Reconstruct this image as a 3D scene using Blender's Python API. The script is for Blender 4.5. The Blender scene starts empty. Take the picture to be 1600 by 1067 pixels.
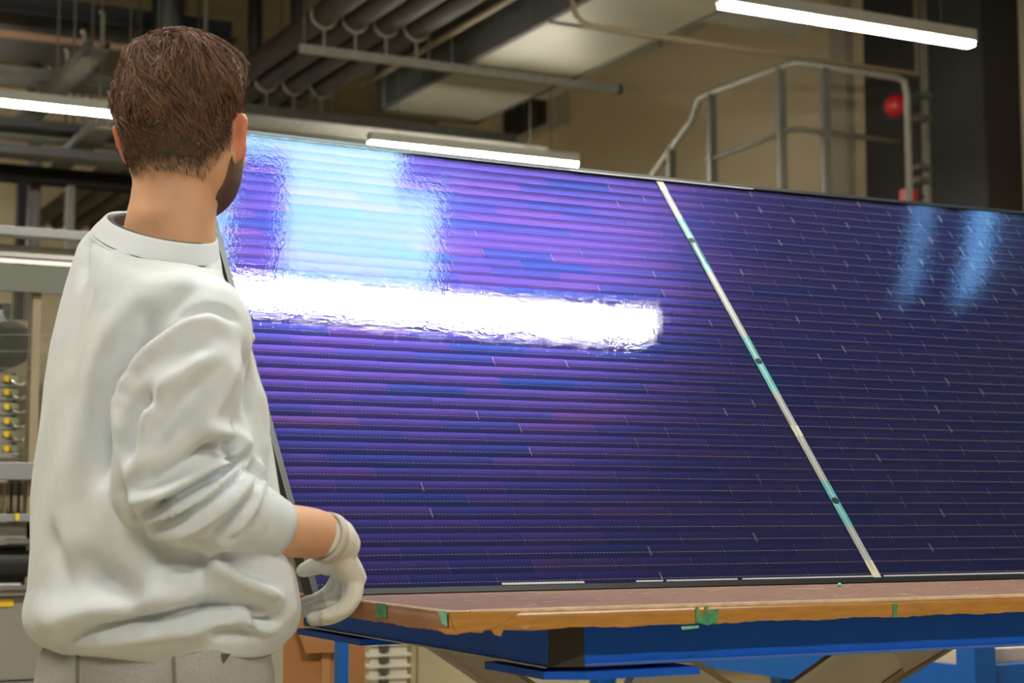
import bpy, bmesh, math, random
import numpy as np
from mathutils import Vector, Matrix
from mathutils.bvhtree import BVHTree

random.seed(7)
rng = np.random.default_rng(7)
SC = bpy.context.scene
COL = SC.collection

# ------------------------------------------------------------------ camera
# the room is axis aligned: X runs along the lift table, Y towards the far wall, Z up
FPX, PITCH, YAW, EYE = 2669.46, 0.098907, 0.472789, 1.18
cam_data = bpy.data.cameras.new('camera')
cam = bpy.data.objects.new('camera', cam_data)
COL.objects.link(cam)
cam_data.sensor_width = 36.0
cam_data.lens = FPX * 36.0 / 1600.0
cam.location = (0, 0, EYE)
cam.rotation_euler = (math.pi / 2 + PITCH, 0, -YAW)
cam_data.clip_end = 200
cam_data.dof.use_dof = True
cam_data.dof.focus_distance = 2.75
cam_data.dof.aperture_fstop = 6.0
SC.camera = cam

# ------------------------------------------------------------------ world, exposure, light levels
world = bpy.data.worlds.new('world')
SC.world = world
world.use_nodes = True
wn = world.node_tree
bgn = wn.nodes['Background']
bgn.inputs['Color'].default_value = (0.50, 0.88, 1.0, 1)
bgn.inputs['Strength'].default_value = 20.0
SC.view_settings.view_transform = 'Standard'
SC.view_settings.look = 'None'
SC.view_settings.gamma = 1.0
SC.view_settings.use_curve_mapping = False
SC.view_settings.exposure = 0.0
LAMP_STRENGTH = 235.0
LAMP_COLOR = (1.0, 0.93, 0.80)
SC.cycles.max_bounces = 10
SC.cycles.diffuse_bounces = 4
SC.cycles.glossy_bounces = 4
SC.cycles.transparent_max_bounces = 10
SC.cycles.sample_clamp_indirect = 6.0
SC.cycles.use_denoising = True
SC.cycles.caustics_reflective = False

# ------------------------------------------------------------------ pixel -> point helpers (1600 x 1067 frame)
_cp, _sp = math.cos(PITCH), math.sin(PITCH)
RGT = np.array([math.cos(YAW), -math.sin(YAW), 0.0])
FWD = np.array([math.sin(YAW), math.cos(YAW), 0.0])
UP = np.array([0, 0, 1.0])
EYEP = np.array([0, 0, EYE])
def ray(x, y):
    a = (x - 800) / FPX; b = -(y - 533.5) / FPX
    return RGT * a + FWD * (_cp - b * _sp) + UP * (_sp + b * _cp)
def at_depth(x, y, d):
    r = ray(x, y); return EYEP + r * (d / np.dot(r, FWD))
def on_z(x, y, zz):
    r = ray(x, y); return EYEP + r * ((zz - EYE) / r[2])
def on_x(x, y, xx):
    r = ray(x, y); return EYEP + r * (xx / r[0])
def on_y(x, y, yy):
    r = ray(x, y); return EYEP + r * (yy / r[1])

# ------------------------------------------------------------------ materials
def mat(name, color, rough=0.6, metal=0.0, noise=0.0, nscale=20.0, bump=0.0, bscale=200.0, coat=0.0, sss=0.0, spec=0.5, sheen=0.0, stretch=None):
    m = bpy.data.materials.new(name); m.use_nodes = True
    nt = m.node_tree; b = nt.nodes['Principled BSDF']
    b.inputs['Base Color'].default_value = (*color, 1)
    b.inputs['Roughness'].default_value = rough
    b.inputs['Metallic'].default_value = metal
    b.inputs['Specular IOR Level'].default_value = spec
    if coat: b.inputs['Coat Weight'].default_value = coat; b.inputs['Coat Roughness'].default_value = 0.15
    if sheen: b.inputs['Sheen Weight'].default_value = sheen
    if sss:
        b.inputs['Subsurface Weight'].default_value = sss
        b.inputs['Subsurface Radius'].default_value = (0.012, 0.004, 0.002)
        b.inputs['Subsurface Scale'].default_value = 1.0
    tc = nt.nodes.new('ShaderNodeTexCoord'); src = tc.outputs['Object']
    if stretch:
        mp = nt.nodes.new('ShaderNodeMapping'); mp.inputs['Scale'].default_value = stretch
        nt.links.new(src, mp.inputs['Vector']); src = mp.outputs['Vector']
    if noise:
        n = nt.nodes.new('ShaderNodeTexNoise'); n.inputs['Scale'].default_value = nscale; n.inputs['Detail'].default_value = 5
        nt.links.new(src, n.inputs['Vector'])
        r = nt.nodes.new('ShaderNodeValToRGB')
        lo = tuple(max(0, c * (1 - noise)) for c in color); hi = tuple(min(1, c * (1 + noise)) for c in color)
        r.color_ramp.elements[0].position = 0.3; r.color_ramp.elements[0].color = (*lo, 1)
        r.color_ramp.elements[1].position = 0.7; r.color_ramp.elements[1].color = (*hi, 1)
        nt.links.new(n.outputs['Fac'], r.inputs['Fac']); nt.links.new(r.outputs['Color'], b.inputs['Base Color'])
    if bump:
        n2 = nt.nodes.new('ShaderNodeTexNoise'); n2.inputs['Scale'].default_value = bscale; n2.inputs['Detail'].default_value = 3
        nt.links.new(src, n2.inputs['Vector'])
        bp = nt.nodes.new('ShaderNodeBump'); bp.inputs['Strength'].default_value = bump; bp.inputs['Distance'].default_value = 0.002
        nt.links.new(n2.outputs['Fac'], bp.inputs['Height']); nt.links.new(bp.outputs['Normal'], b.inputs['Normal'])
    return m
def emit(name, color, strength):
    m = bpy.data.materials.new(name); m.use_nodes = True
    nt = m.node_tree; nt.nodes.clear()
    e = nt.nodes.new('ShaderNodeEmission'); e.inputs['Color'].default_value = (*color, 1); e.inputs['Strength'].default_value = strength
    o = nt.nodes.new('ShaderNodeOutputMaterial'); nt.links.new(e.outputs[0], o.inputs[0]); return m
def glass_sheet(name, tint=(1, 1, 1), rough=0.02, bump=0.0, bscale=300.0, ior=1.5):
    m = bpy.data.materials.new(name); m.use_nodes = True
    nt = m.node_tree; nt.nodes.clear()
    t = nt.nodes.new('ShaderNodeBsdfTransparent'); t.inputs['Color'].default_value = (*tint, 1)
    g = nt.nodes.new('ShaderNodeBsdfGlossy'); g.inputs['Roughness'].default_value = rough
    # Schlick reflectance that is the same from either side of the thin sheet
    f0 = ((ior - 1) / (ior + 1)) ** 2
    gm_ = nt.nodes.new('ShaderNodeNewGeometry')
    dt = nt.nodes.new('ShaderNodeVectorMath'); dt.operation = 'DOT_PRODUCT'; nt.links.new(gm_.outputs['Normal'], dt.inputs[0]); nt.links.new(gm_.outputs['Incoming'], dt.inputs[1])
    ab = nt.nodes.new('ShaderNodeMath'); ab.operation = 'ABSOLUTE'; nt.links.new(dt.outputs['Value'], ab.inputs[0])
    om_ = nt.nodes.new('ShaderNodeMath'); om_.operation = 'SUBTRACT'; om_.inputs[0].default_value = 1.0; nt.links.new(ab.outputs[0], om_.inputs[1])
    pw = nt.nodes.new('ShaderNodeMath'); pw.operation = 'POWER'; pw.inputs[1].default_value = 5.0; nt.links.new(om_.outputs[0], pw.inputs[0])
    fr = nt.nodes.new('ShaderNodeMath'); fr.operation = 'MULTIPLY_ADD'; fr.inputs[1].default_value = 1 - f0; fr.inputs[2].default_value = f0; nt.links.new(pw.outputs[0], fr.inputs[0])
    mx = nt.nodes.new('ShaderNodeMixShader'); o = nt.nodes.new('ShaderNodeOutputMaterial')
    nt.links.new(fr.outputs[0], mx.inputs[0]); nt.links.new(t.outputs[0], mx.inputs[1]); nt.links.new(g.outputs[0], mx.inputs[2]); nt.links.new(mx.outputs[0], o.inputs[0])
    if bump:
        tc = nt.nodes.new('ShaderNodeTexCoord')
        n2 = nt.nodes.new('ShaderNodeTexNoise'); n2.inputs['Scale'].default_value = bscale; n2.inputs['Detail'].default_value = 4; n2.inputs['Roughness'].default_value = 0.6
        nt.links.new(tc.outputs['Object'], n2.inputs['Vector'])
        bp = nt.nodes.new('ShaderNodeBump'); bp.inputs['Strength'].default_value = 1.0; bp.inputs['Distance'].default_value = bump
        nt.links.new(n2.outputs['Fac'], bp.inputs['Height']); nt.links.new(bp.outputs['Normal'], g.inputs['Normal'])
    return m

M = {}
M['floor'] = mat('floor_concrete', (0.50, 0.44, 0.30), 0.45, noise=0.12, nscale=1.5)
M['ceiling'] = mat('ceiling_dark', (0.16, 0.145, 0.095), 0.9, noise=0.15, nscale=2)
M['wall'] = mat('wall_beige', (0.66, 0.57, 0.42), 0.8, noise=0.04, nscale=1.2)
M['wall_grey'] = mat('wall_grey', (0.42, 0.40, 0.35), 0.8, noise=0.04, nscale=1.2)
M['anthracite'] = mat('anthracite_paint', (0.035, 0.036, 0.038), 0.6, noise=0.1)
M['galv'] = mat('galvanised_steel', (0.22, 0.22, 0.19), 0.5, metal=0.3, noise=0.15, nscale=30)
M['galv_dark'] = mat('dull_galvanised', (0.085, 0.085, 0.068), 0.6, metal=0.2, noise=0.15, nscale=20)
M['duct_side'] = mat('duct_foam_cladding', (0.06, 0.062, 0.062), 0.8, noise=0.1)
M['duct_bottom'] = mat('duct_sheet_metal', (0.25, 0.245, 0.19), 0.5, metal=0.25, noise=0.08, nscale=3)
M['pipe'] = mat('black_pipe_insulation', (0.035, 0.031, 0.026), 0.7, noise=0.15, nscale=8)
M['black'] = mat('black_plastic', (0.012, 0.012, 0.012), 0.5)
M['portal'] = mat('matt_black_steel', (0.014, 0.014, 0.014), 0.95, spec=0.05)
M['conduit'] = mat('olive_conduit', (0.20, 0.165, 0.10), 0.6)
M['black_metal'] = mat('black_anodised', (0.02, 0.021, 0.022), 0.38, metal=0.3)
M['lamp_body'] = mat('lamp_housing', (0.42, 0.43, 0.40), 0.5)
M['diffuser'] = emit('lamp_diffuser', LAMP_COLOR, LAMP_STRENGTH)
M['led'] = emit('led_strip', (1, 0.93, 0.8), 1.1)
M['red'] = mat('red_plastic', (0.45, 0.008, 0.015), 0.4)
M['blue'] = mat('blue_paint', (0.004, 0.10, 0.60), 0.5, noise=0.05, nscale=12, spec=0.25)
M['blue_bright'] = mat('bright_blue_paint', (0.002, 0.13, 0.52), 0.45)
M['corner'] = mat('brown_black_corner', (0.03, 0.024, 0.018), 0.6)
M['scissor'] = mat('beige_grey_steel', (0.60, 0.54, 0.42), 0.5, noise=0.06, nscale=8)
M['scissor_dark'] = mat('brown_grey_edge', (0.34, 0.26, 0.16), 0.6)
M['rod'] = mat('dark_rod', (0.07, 0.07, 0.058), 0.6)
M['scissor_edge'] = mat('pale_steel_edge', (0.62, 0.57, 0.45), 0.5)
M['board'] = mat('brown_board', (0.20, 0.095, 0.06), 0.6, noise=0.3, nscale=30, stretch=(1, 9, 1), bump=0.15, bscale=80)
M['scratch'] = mat('pale_scratch', (0.66, 0.55, 0.48), 0.6)
M['tape_brown'] = mat('brown_packing_tape', (0.46, 0.215, 0.045), 0.3, noise=0.16, nscale=16, stretch=(1.5, 1, 12), coat=0.4)
M['tape_brown2'] = mat('reddish_packing_tape', (0.40, 0.16, 0.055), 0.35, noise=0.16, nscale=14, coat=0.3)
M['tape_pale'] = mat('pale_tape_edge', (0.72, 0.52, 0.33), 0.5, noise=0.2, nscale=60)
M['tape_green'] = mat('green_tape', (0.07, 0.30, 0.14), 0.5, noise=0.35, nscale=90)
M['tape_mint'] = mat('mint_tape', (0.20, 0.55, 0.38), 0.5, noise=0.3, nscale=90)
M['carton'] = mat('brown_cardboard', (0.36, 0.155, 0.05), 0.8, noise=0.1, nscale=6)
M['white_plastic'] = mat('white_plastic', (0.72, 0.68, 0.56), 0.5)
M['cream'] = mat('cream_sheet', (0.55, 0.47, 0.28), 0.6, noise=0.06, nscale=3)
M['plywood'] = mat('plywood', (0.70, 0.56, 0.40), 0.6, noise=0.08, nscale=8)
M['alu'] = mat('aluminium_profile', (0.27, 0.28, 0.285), 0.45, metal=0.3)
M['machine_grey'] = mat('machine_grey', (0.27, 0.26, 0.22), 0.5)
M['machine_dark'] = mat('machine_dark', (0.06, 0.058, 0.05), 0.6)
M['machine_brown'] = mat('machine_brown', (0.30, 0.24, 0.15), 0.6, noise=0.1, nscale=4)
M['mesh_green'] = mat('tinted_guard', (0.13, 0.14, 0.115), 0.5)
M['yellow'] = mat('yellow_label', (0.80, 0.55, 0.02), 0.5)
M['wood_strip'] = mat('brown_strip', (0.25, 0.15, 0.09), 0.6)
M['chrome'] = mat('chrome_rail', (0.45, 0.45, 0.44), 0.3, metal=0.8)

# ------------------------------------------------------------------ mesh builder
class MB:
    def __init__(s): s.v = []; s.f = []; s.mi = []; s.cur = 0
    def add(s, vs, fs):
        o = len(s.v); s.v.extend([tuple(map(float, p)) for p in vs]); s.f.extend([tuple(o + i for i in q) for q in fs]); s.mi.extend([s.cur] * len(fs)); return s
    def box(s, lo, hi):
        x0, y0, z0 = lo; x1, y1, z1 = hi
        return s.add([(x0,y0,z0),(x1,y0,z0),(x1,y1,z0),(x0,y1,z0),(x0,y0,z1),(x1,y0,z1),(x1,y1,z1),(x0,y1,z1)],
                     [(0,3,2,1),(4,5,6,7),(0,1,5,4),(1,2,6,5),(2,3,7,6),(3,0,4,7)])
    def bar(s, a, b, wdt, hgt, up=(0, 0, 1)):
        a = np.array(a, float); b = np.array(b, float); t = (b - a) / np.linalg.norm(b - a); upv = np.array(up, float)
        sd = np.cross(t, upv)
        if np.linalg.norm(sd) < 1e-6: sd = np.cross(t, (1, 0, 0))
        sd /= np.linalg.norm(sd); u2 = np.cross(sd, t)
        vs = [p + sd * i * wdt / 2 + u2 * j * hgt / 2 for p in (a, b) for i, j in ((-1,-1),(1,-1),(1,1),(-1,1))]
        return s.add(vs, [(0,1,2,3),(7,6,5,4),(0,4,5,1),(1,5,6,2),(2,6,7,3),(3,7,4,0)])
    def tube(s, pts, r, n=10, cap=True):
        P = [np.array(p, float) for p in pts]; k = len(P)
        R = r if hasattr(r, '__len__') else [r] * k
        ref = None; rings = []
        for i in range(k):
            t = P[min(i + 1, k - 1)] - P[max(i - 1, 0)]; t = t / (np.linalg.norm(t) + 1e-12)
            if ref is None:
                ref = np.cross(t, (0, 0, 1)); 
                if np.linalg.norm(ref) < 1e-3: ref = np.cross(t, (1, 0, 0))
            ref = ref - t * np.dot(ref, t); ref /= np.linalg.norm(ref); b = np.cross(t, ref)
            rings.append([P[i] + R[i] * (ref * math.cos(q) + b * math.sin(q)) for q in np.linspace(0, 2 * math.pi, n, endpoint=False)])
        return s.loft(rings, cap)
    def loft(s, rings, cap=True):
        n = len(rings[0]); vs = [p for r in rings for p in r]; fs = []
        for i in range(len(rings) - 1):
            for j in range(n):
                j2 = (j + 1) % n; fs.append((i*n+j, i*n+j2, (i+1)*n+j2, (i+1)*n+j))
        if cap:
            c0 = np.mean(np.array(rings[0]), axis=0); c1 = np.mean(np.array(rings[-1]), axis=0)
            a = len(vs); vs = vs + [c0, c1]
            for j in range(n):
                j2 = (j + 1) % n; fs.append((a, j2, j)); fs.append((a + 1, (len(rings)-1)*n + j, (len(rings)-1)*n + j2))
        return s.add(vs, fs)
    def sphere(s, c, rad, nu=14, nv=10):
        c = np.array(c, float); rad = np.array(rad if hasattr(rad, '__len__') else [rad]*3, float)
        rings = []
        for i in range(nv + 1):
            ph = -math.pi/2 + math.pi * min(max(i / nv, 0.02), 0.98)
            rings.append([c + rad * np.array([math.cos(ph)*math.cos(q), math.cos(ph)*math.sin(q), math.sin(ph)]) for q in np.linspace(0, 2*math.pi, nu, endpoint=False)])
        return s.loft(rings)
    def mesh(s, name, mats, smooth=False):
        me = bpy.data.meshes.new(name); me.from_pydata(s.v, [], s.f)
        for m_ in (mats if isinstance(mats, (list, tuple)) else [mats]): me.materials.append(m_)
        if max(s.mi or [0]): me.polygons.foreach_set('material_index', s.mi)
        if smooth: me.polygons.foreach_set('use_smooth', [True] * len(me.polygons))
        me.update(); return me
    def build(s, name, mats, parent=None, smooth=False, bevel=0.0):
        me = s.mesh(name, mats, smooth)
        if bevel:
            bm = bmesh.new(); bm.from_mesh(me)
            bmesh.ops.bevel(bm, geom=bm.edges[:], offset=bevel, segments=2, affect='EDGES', profile=0.6)
            bm.to_mesh(me); bm.free()
        return link(name, me, parent)
def link(name, me, parent=None):
    o = bpy.data.objects.new(name, me); COL.objects.link(o)
    if parent is not None:
        o.parent = parent; o.matrix_parent_inverse = Matrix.Translation(parent.location).inverted() if parent.type == 'EMPTY' else parent.matrix_parent_inverse.copy() @ Matrix()
        if parent.type != 'EMPTY':
            o.matrix_parent_inverse = Matrix()
            # parent part keeps identity basis: its own inverse already brings world coordinates in
    return o
def thing(name, label, cat, loc=(0, 0, 0), group=None):
    o = bpy.data.objects.new(name, None); COL.objects.link(o); o.location = loc; o.empty_display_size = 0.1
    o['label'] = label; o['category'] = cat
    if group: o['group'] = group
    return o
def tag(o, label, cat, group=None):
    o['label'] = label; o['category'] = cat
    if group: o['group'] = group
    return o
def struct(o): o['kind'] = 'structure'; return o

# ================================================================== the room
X0, X1, Y0, Y1, ZC = -5.0, 8.0, -5.0, 18.0, 5.6
struct(MB().box((X0, Y0, -0.1), (X1, Y1, 0)).build('floor', M['floor']))
struct(MB().box((X1, Y0, 0), (X1 + 0.2, Y1, ZC)).build('wall_right', M['wall']))
struct(MB().box((X0, Y1, 0), (X1, Y1 + 0.2, ZC)).build('wall_far', mat('wall_far_paint', (.72, .63, .44), .8, noise=.05)))
struct(MB().box((X0 - 0.2, Y0, 0), (X0, Y1, ZC)).build('wall_left', M['wall_grey']))
struct(MB().box((X0, Y0 - 0.2, 0), (X1, Y0, ZC)).build('wall_back', M['wall_grey']))
# ceiling slab with two roof-light openings
SKY = [(2.05, 3.25, 2.70, 3.85), (5.64, 6.32, 2.80, 3.60)]
cl = MB()
sk = sorted(SKY)
ymin, ymax = min(s_[2] for s_ in SKY), max(s_[3] for s_ in SKY)
cl.box((X0, Y0, ZC), (X1, ymin, ZC + 0.2)); cl.box((X0, ymax, ZC), (X1, Y1, ZC + 0.2))
xs = X0
for a, b, c, d in sk:
    cl.box((xs, ymin, ZC), (a, ymax, ZC + 0.2))
    if c > ymin: cl.box((a, ymin, ZC), (b, c, ZC + 0.2))
    if d < ymax: cl.box((a, d, ZC), (b, ymax, ZC + 0.2))
    xs = b
cl.box((xs, ymin, ZC), (X1, ymax, ZC + 0.2))
struct(cl.build('ceiling', M['ceiling']))
M['pane'] = glass_sheet('roof_glass', (0.95, 0.98, 1.0), 0.02)
M['pane_tinted'] = glass_sheet('tinted_roof_glass', (0.46, 0.56, 0.72), 0.1)  # unseen pane, tint darkened so its reflection in the panel is dimmer
bars = [[(2.27, 2.44, 2.70, 3.22), (3.03, 3.15, 3.16, 3.85)], [(5.86, 5.98, 2.80, 3.60)]]  # unseen boxes added to cut dark gaps into the sky mirrored below
for k, (a, b, c, d) in enumerate(SKY):
    fr = MB()
    fr.box((a - 0.04, c - 0.04, ZC + 0.2), (b + 0.04, c, ZC + 0.26)).box((a - 0.04, d, ZC + 0.2), (b + 0.04, d + 0.04, ZC + 0.26))
    fr.box((a - 0.04, c, ZC + 0.2), (a, d, ZC + 0.26)).box((b, c, ZC + 0.2), (b + 0.04, d, ZC + 0.26))
    w_ = struct(fr.build('window_%d' % (k + 1), M['anthracite']))
    g = MB().box((a, c, ZC + 0.22), (b, d, ZC + 0.224)).build('pane', M['pane'] if k == 0 else M['pane_tinted'], w_)
    for p, q, c_, d_ in bars[k]:
        MB().box((p, c_, ZC + 0.0), (q, d_, ZC + 0.2)).build('sky_blocker', M['anthracite'], w_)
# dark column standing out of the right wall, pilaster strip and a beam along the wall
ya, yb = on_x(1400, 200, 8.0)[1], on_x(1541, 200, 7.72)[1]
struct(MB().box((7.72, yb, 0), (8.0, ya, ZC)).build('column', M['anthracite']))
struct(MB().box((7.70, yb - 0.025, 0), (8.0, yb, ZC)).build('trim_1', M['black']))
yc, yd = on_x(1300, 200, 7.94)[1], on_x(1325, 200, 7.94)[1]
struct(MB().box((7.93, yd, 0), (8.0, yc, ZC)).build('trim_2', M['wall_grey']))

# ================================================================== ceiling lamps
def lamp(x0, y, z, label, length=1.5):
    t = thing('ceiling_lamp', label, 'lamp', (x0 + length / 2, y, z), 'strip lamps under the ceiling')
    MB().box((x0, y - 0.036, z + 0.016), (x0 + length, y + 0.036, z + 0.078)).build('housing', M['lamp_body'], t, bevel=0.006)
    MB().box((x0 + 0.01, y - 0.025, z - 0.004), (x0 + length - 0.01, y + 0.025, z + 0.016)).build('diffuser', M['diffuser'], t)
    for xx in (x0 + 0.2, x0 + length - 0.2):
        top = 3.998 if 4.5 < xx < 5.4 and 3.4 < y < 11.05 else (4.552 if 5.45 < xx < 6.6 and 4.2 < y < 12.2 else ZC)
        MB().tube([(xx, y, z + 0.07), (xx, y, top)], 0.003, 6).build('suspension_rod', M['rod'], t)
    return t
lamp(4.30, 6.33, 3.47, 'bright strip lamp at the top right, in front of the dark column')
lamp(4.00, 9.80, 3.47, 'bright strip lamp whose lower edge meets the top of the solar panel')
lamp(0.95, 9.75, 3.47, 'bright strip lamp ending behind the man\'s head')
lamp(0.62, 13.3, 3.47, 'distant strip lamp end at the left edge below the nearer lamp')
lamp(1.42, 2.70, 3.47, 'overhead strip lamp mirrored as a white bar in the solar panel')
lamp(-1.60, 2.70, 3.47, 'strip lamp above and left of the man, out of frame')
lamp(-1.20, -0.8, 3.47, 'strip lamp behind the camera over the left aisle')
lamp(2.30, -0.8, 3.47, 'strip lamp behind the camera over the right aisle')
lamp(0.40, 6.33, 3.47, 'strip lamp over the machine, above the top of the frame')

# ================================================================== pipes, racks, ducts under the ceiling
ZR = 4.0
for k, (py, lab) in enumerate(((98, 'nearer grey strut channel carrying the four black pipes'), (187, 'farther grey strut channel carrying the black pipes, just above the panel'))):
    yy = on_z(700 if k == 0 else 560, py if k == 0 else 184, ZR)[1]
    xa, xb = (3.46, 5.70) if k == 0 else (3.3, 5.62)
    t = thing('strut_channel', lab, 'pipe rack', (4.5, yy, ZR), 'strut channels of the pipe rack')
    MB().box((xa, yy - 0.02, ZR - 0.055), (xb, yy + 0.02, ZR - 0.005)).build('rail', M['galv'], t)
    MB().box((xb, yy - 0.025, ZR - 0.060), (xb + 0.02, yy + 0.025, ZR - 0.002)).build('end_cap', M['black'], t)
    for xx in (xa + 0.03, xa + 0.86, xa + 1.02):
        MB().tube([(xx, yy, ZR - 0.05), (xx, yy, ZC)], 0.009, 8).build('threaded_rod', M['galv_dark'], t)
    for i in range(4):
        xc = 3.62 + i * 0.205; zc_ = ZR + 0.20
        c = MB()
        c.tube([(xc + 0.085 * math.cos(q), yy, zc_ + 0.085 * math.sin(q)) for q in np.linspace(math.pi * 0.9, math.pi * 2.1, 12)], 0.011, 6)
        c.tube([(xc, yy, ZR), (xc, yy, zc_ - 0.085)], 0.009, 6)
        c.build('pipe_clamp', M['galv'], t)
names = ['leftmost', 'second from the left', 'third from the left', 'rightmost']
for i in range(4):
    xc = 3.62 + i * 0.205
    tag(MB().tube([(xc, 3.2, ZR + 0.2), (xc, Y1, ZR + 0.2)], 0.076, 16).build('pipe', M['pipe'], smooth=True),
        'thick black insulated pipe, %s of the four on the strut rack' % names[i], 'pipe', 'black insulated pipes')
# small pale conduit running beside the pipes
tag(MB().tube([(4.40, 4.0, ZR + 0.14), (4.40, 10.2, ZR + 0.14), (4.40, 10.9, ZR + 0.14)], 0.02, 8).build('conduit', M['conduit'], smooth=True),
    'thin brownish conduit running between black pipes and duct', 'conduit')
# air duct
t = thing('air_duct', 'large rectangular air duct with dark sides and pale underside', 'duct', (4.95, 8, 4.3))
MB().box((4.56, 3.4, 4.0), (4.60, 11.05, 4.62)).build('side_panel', M['duct_side'], t)
MB().box((5.33, 3.4, 4.0), (5.37, 11.05, 4.62)).build('side_panel', M['duct_side'], t)
MB().box((4.60, 3.4, 4.58), (5.33, 11.05, 4.62)).build('top_panel', M['duct_side'], t)
ys = np.linspace(11.05, 3.4, 7)
for i in range(6):
    b = MB().box((4.60, ys[i + 1] + 0.006, 3.998), (5.33, ys[i] - 0.006, 4.012)); b.build('bottom_sheet', M['duct_bottom'], t)
    MB().box((4.56, ys[i] - 0.02, 3.99), (5.37, ys[i] + 0.02, 4.0)).build('flange', M['galv_dark'], t)
MB().box((4.60, 11.03, 4.01), (5.33, 11.05, 4.58)).build('end_plate', M['duct_bottom'], t)
for yy in (5.0, 8.6, 10.8):
    for xx in (4.52, 5.41):
        MB().tube([(xx, yy, 3.97), (xx, yy, ZC)], 0.008, 6).build('threaded_rod', M['rod'], t)
# wider pale duct to the right of it
t = thing('air_duct', 'flat pale green duct right of the big dark-sided duct', 'duct', (5.8, 9, 4.6))
for i in range(4):
    ya_, yb_ = 12.2 - i * 2.0, 12.2 - (i + 1) * 2.0
    MB().box((5.5, yb_ + 0.006, 4.55), (6.55, ya_ - 0.006, 4.95)).build('duct_section', mat('pale_duct_%d' % i, (0.24, 0.235, 0.18), 0.6, noise=0.06, nscale=2), t, bevel=0.01)
for xx in (5.56, 6.5):
    MB().tube([(xx, 9.0, 4.9), (xx, 9.0, ZC)], 0.01, 6).build('threaded_rod', M['galv'], t)
# louvre vent on the right wall
t = thing('wall_vent', 'dark louvred vent on the beige wall below the duct end', 'vent', (7.95, 15.2, 5.2))
va, vb = on_x(875, 190, 7.9), on_x(787, 210, 7.9)
MB().box((7.90, va[1], va[2] - .02), (8.0, vb[1] + .05, 5.5)).build('frame', M['wall_grey'], t)
for i in range(4):
    wv_ = (vb[1] - va[1] - .26) / 4
    MB().box((7.885, va[1] + .26 + i * wv_ + .02, va[2] + .04), (7.90, va[1] + .26 + (i + 1) * wv_ - .02, 5.46)).build('louvre', M['black'], t)
# cable tray high on the right and the thin conduit ending in a hook
t = thing('cable_tray', 'grey cable tray above the railing, left of the right strip lamp', 'cable tray', (5.6, 7.6, 4.2))
p = on_z(1080, 20, 4.1)
MB().box((5.45, p[1] - 0.14, 4.10), (6.25, p[1] + 0.14, 4.115)).build('tray_bottom', M['galv'], t)
for s_ in (-0.14, 0.14): MB().box((5.45, p[1] + s_ - 0.006, 4.10), (6.25, p[1] + s_ + 0.006, 4.17)).build('tray_side', M['galv'], t)
MB().tube([(5.5, p[1] - .06, 4.14), (6.2, p[1] - .06, 4.14)], 0.022, 8).build('cable', M['black'], t)
for xx in (5.56, 6.05): MB().tube([(xx, p[1], 4.11), (xx, p[1], 4.555)], 0.008, 6).build('threaded_rod', M['rod'], t)
pb = on_z(897, 34, 3.9)
pts = [(pb[0] - 0.01, pb[1], ZC), (pb[0] - 0.01, pb[1], 4.02), (pb[0] + 0.01, pb[1], 3.94), (pb[0] + 0.06, pb[1], 3.90), (pb[0] + 0.12, pb[1], 3.89), (7.0, pb[1], 3.89), (7.0, pb[1], ZC)]
tag(MB().tube(pts, 0.017, 8).build('conduit', M['conduit'], smooth=True), 'thin pale conduit bending down beside the duct and running right', 'conduit')

# ---------- clutter under the ceiling on the left
def xbar(name, label, cat, px, py, z, xa, xb, hy, hz, m, group=None, rods=(), parts=None):
    yy = on_z(px, py, z)[1]
    t = thing(name, label, cat, ((xa + xb) / 2, yy, z), group)
    MB().box((xa, yy - hy, z), (xb, yy + hy, z + hz)).build('beam_web' if cat == 'beam' else 'tray_bottom', m, t)
    if cat == 'beam':
        MB().box((xa, yy - hy * 2.2, z - 0.012), (xb, yy + hy * 2.2, z)).build('flange', m, t)
    else:
        for s_ in (-1, 1): MB().box((xa, yy + s_ * hy - 0.006, z), (xb, yy + s_ * hy + 0.006, z + hz + 0.025)).build('tray_side', m, t)
    for xx in rods: MB().tube([(xx, yy, z + hz), (xx, yy, ZC)], 0.006, 6).build('threaded_rod', M['rod'], t)
    return t
xbar('cable_tray', 'brown wooden-looking cable tray across the dark ceiling at top left', 'cable tray', 75, 66, 4.25, 0.4, 2.95, 0.02, 0.015, M['wood_strip'], rods=(2.9,))
xbar('steel_beam', 'black beam just above the brown tray at top left', 'beam', 75, 40, 4.45, -1, 3.6, 0.12, 0.16, M['black'], 'dark beams at top left', rods=(0.5, 3.3))
xbar('steel_beam', 'black beam just below the brown tray at top left', 'beam', 75, 82, 4.28, -1, 3.2, 0.13, 0.07, M['black'], 'dark beams at top left', rods=(0.6, 3.1))
xbar('steel_beam', 'grey-brown beam directly above the left strip lamp', 'beam', 60, 128, 4.0, -1, 3.2, 0.05, 0.08, M['galv_dark'], 'dark beams at top left', rods=(0.9, 2.9))
xbar('steel_beam', 'black slotted beam under the left strip lamp', 'beam', 100, 207, 3.75, 1.4, 4.6, 0.05, 0.06, M['black'], 'dark beams left of the head', rods=(1.8, 3.9))
xbar('steel_beam', 'grey beam behind the left ear, under the slotted beam', 'beam', 100, 222, 3.72, -1, 4.6, 0.04, 0.05, M['galv_dark'], 'dark beams left of the head', rods=(0.8, 4.1))
xbar('steel_beam', 'thin dark beam below the grey beam left of the neck', 'beam', 100, 248, 3.5, -1, 5.0, 0.05, 0.06, M['anthracite'], 'dark beams left of the head', rods=(1.2, 4.2))
xbar('steel_beam', 'long beam under the rack, right of the head', 'beam', 520, 196, 3.82, 2.7, 5.55, 0.06, 0.07, M['galv_dark'], 'beams right of the head', rods=(2.75, 5.44))
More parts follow.
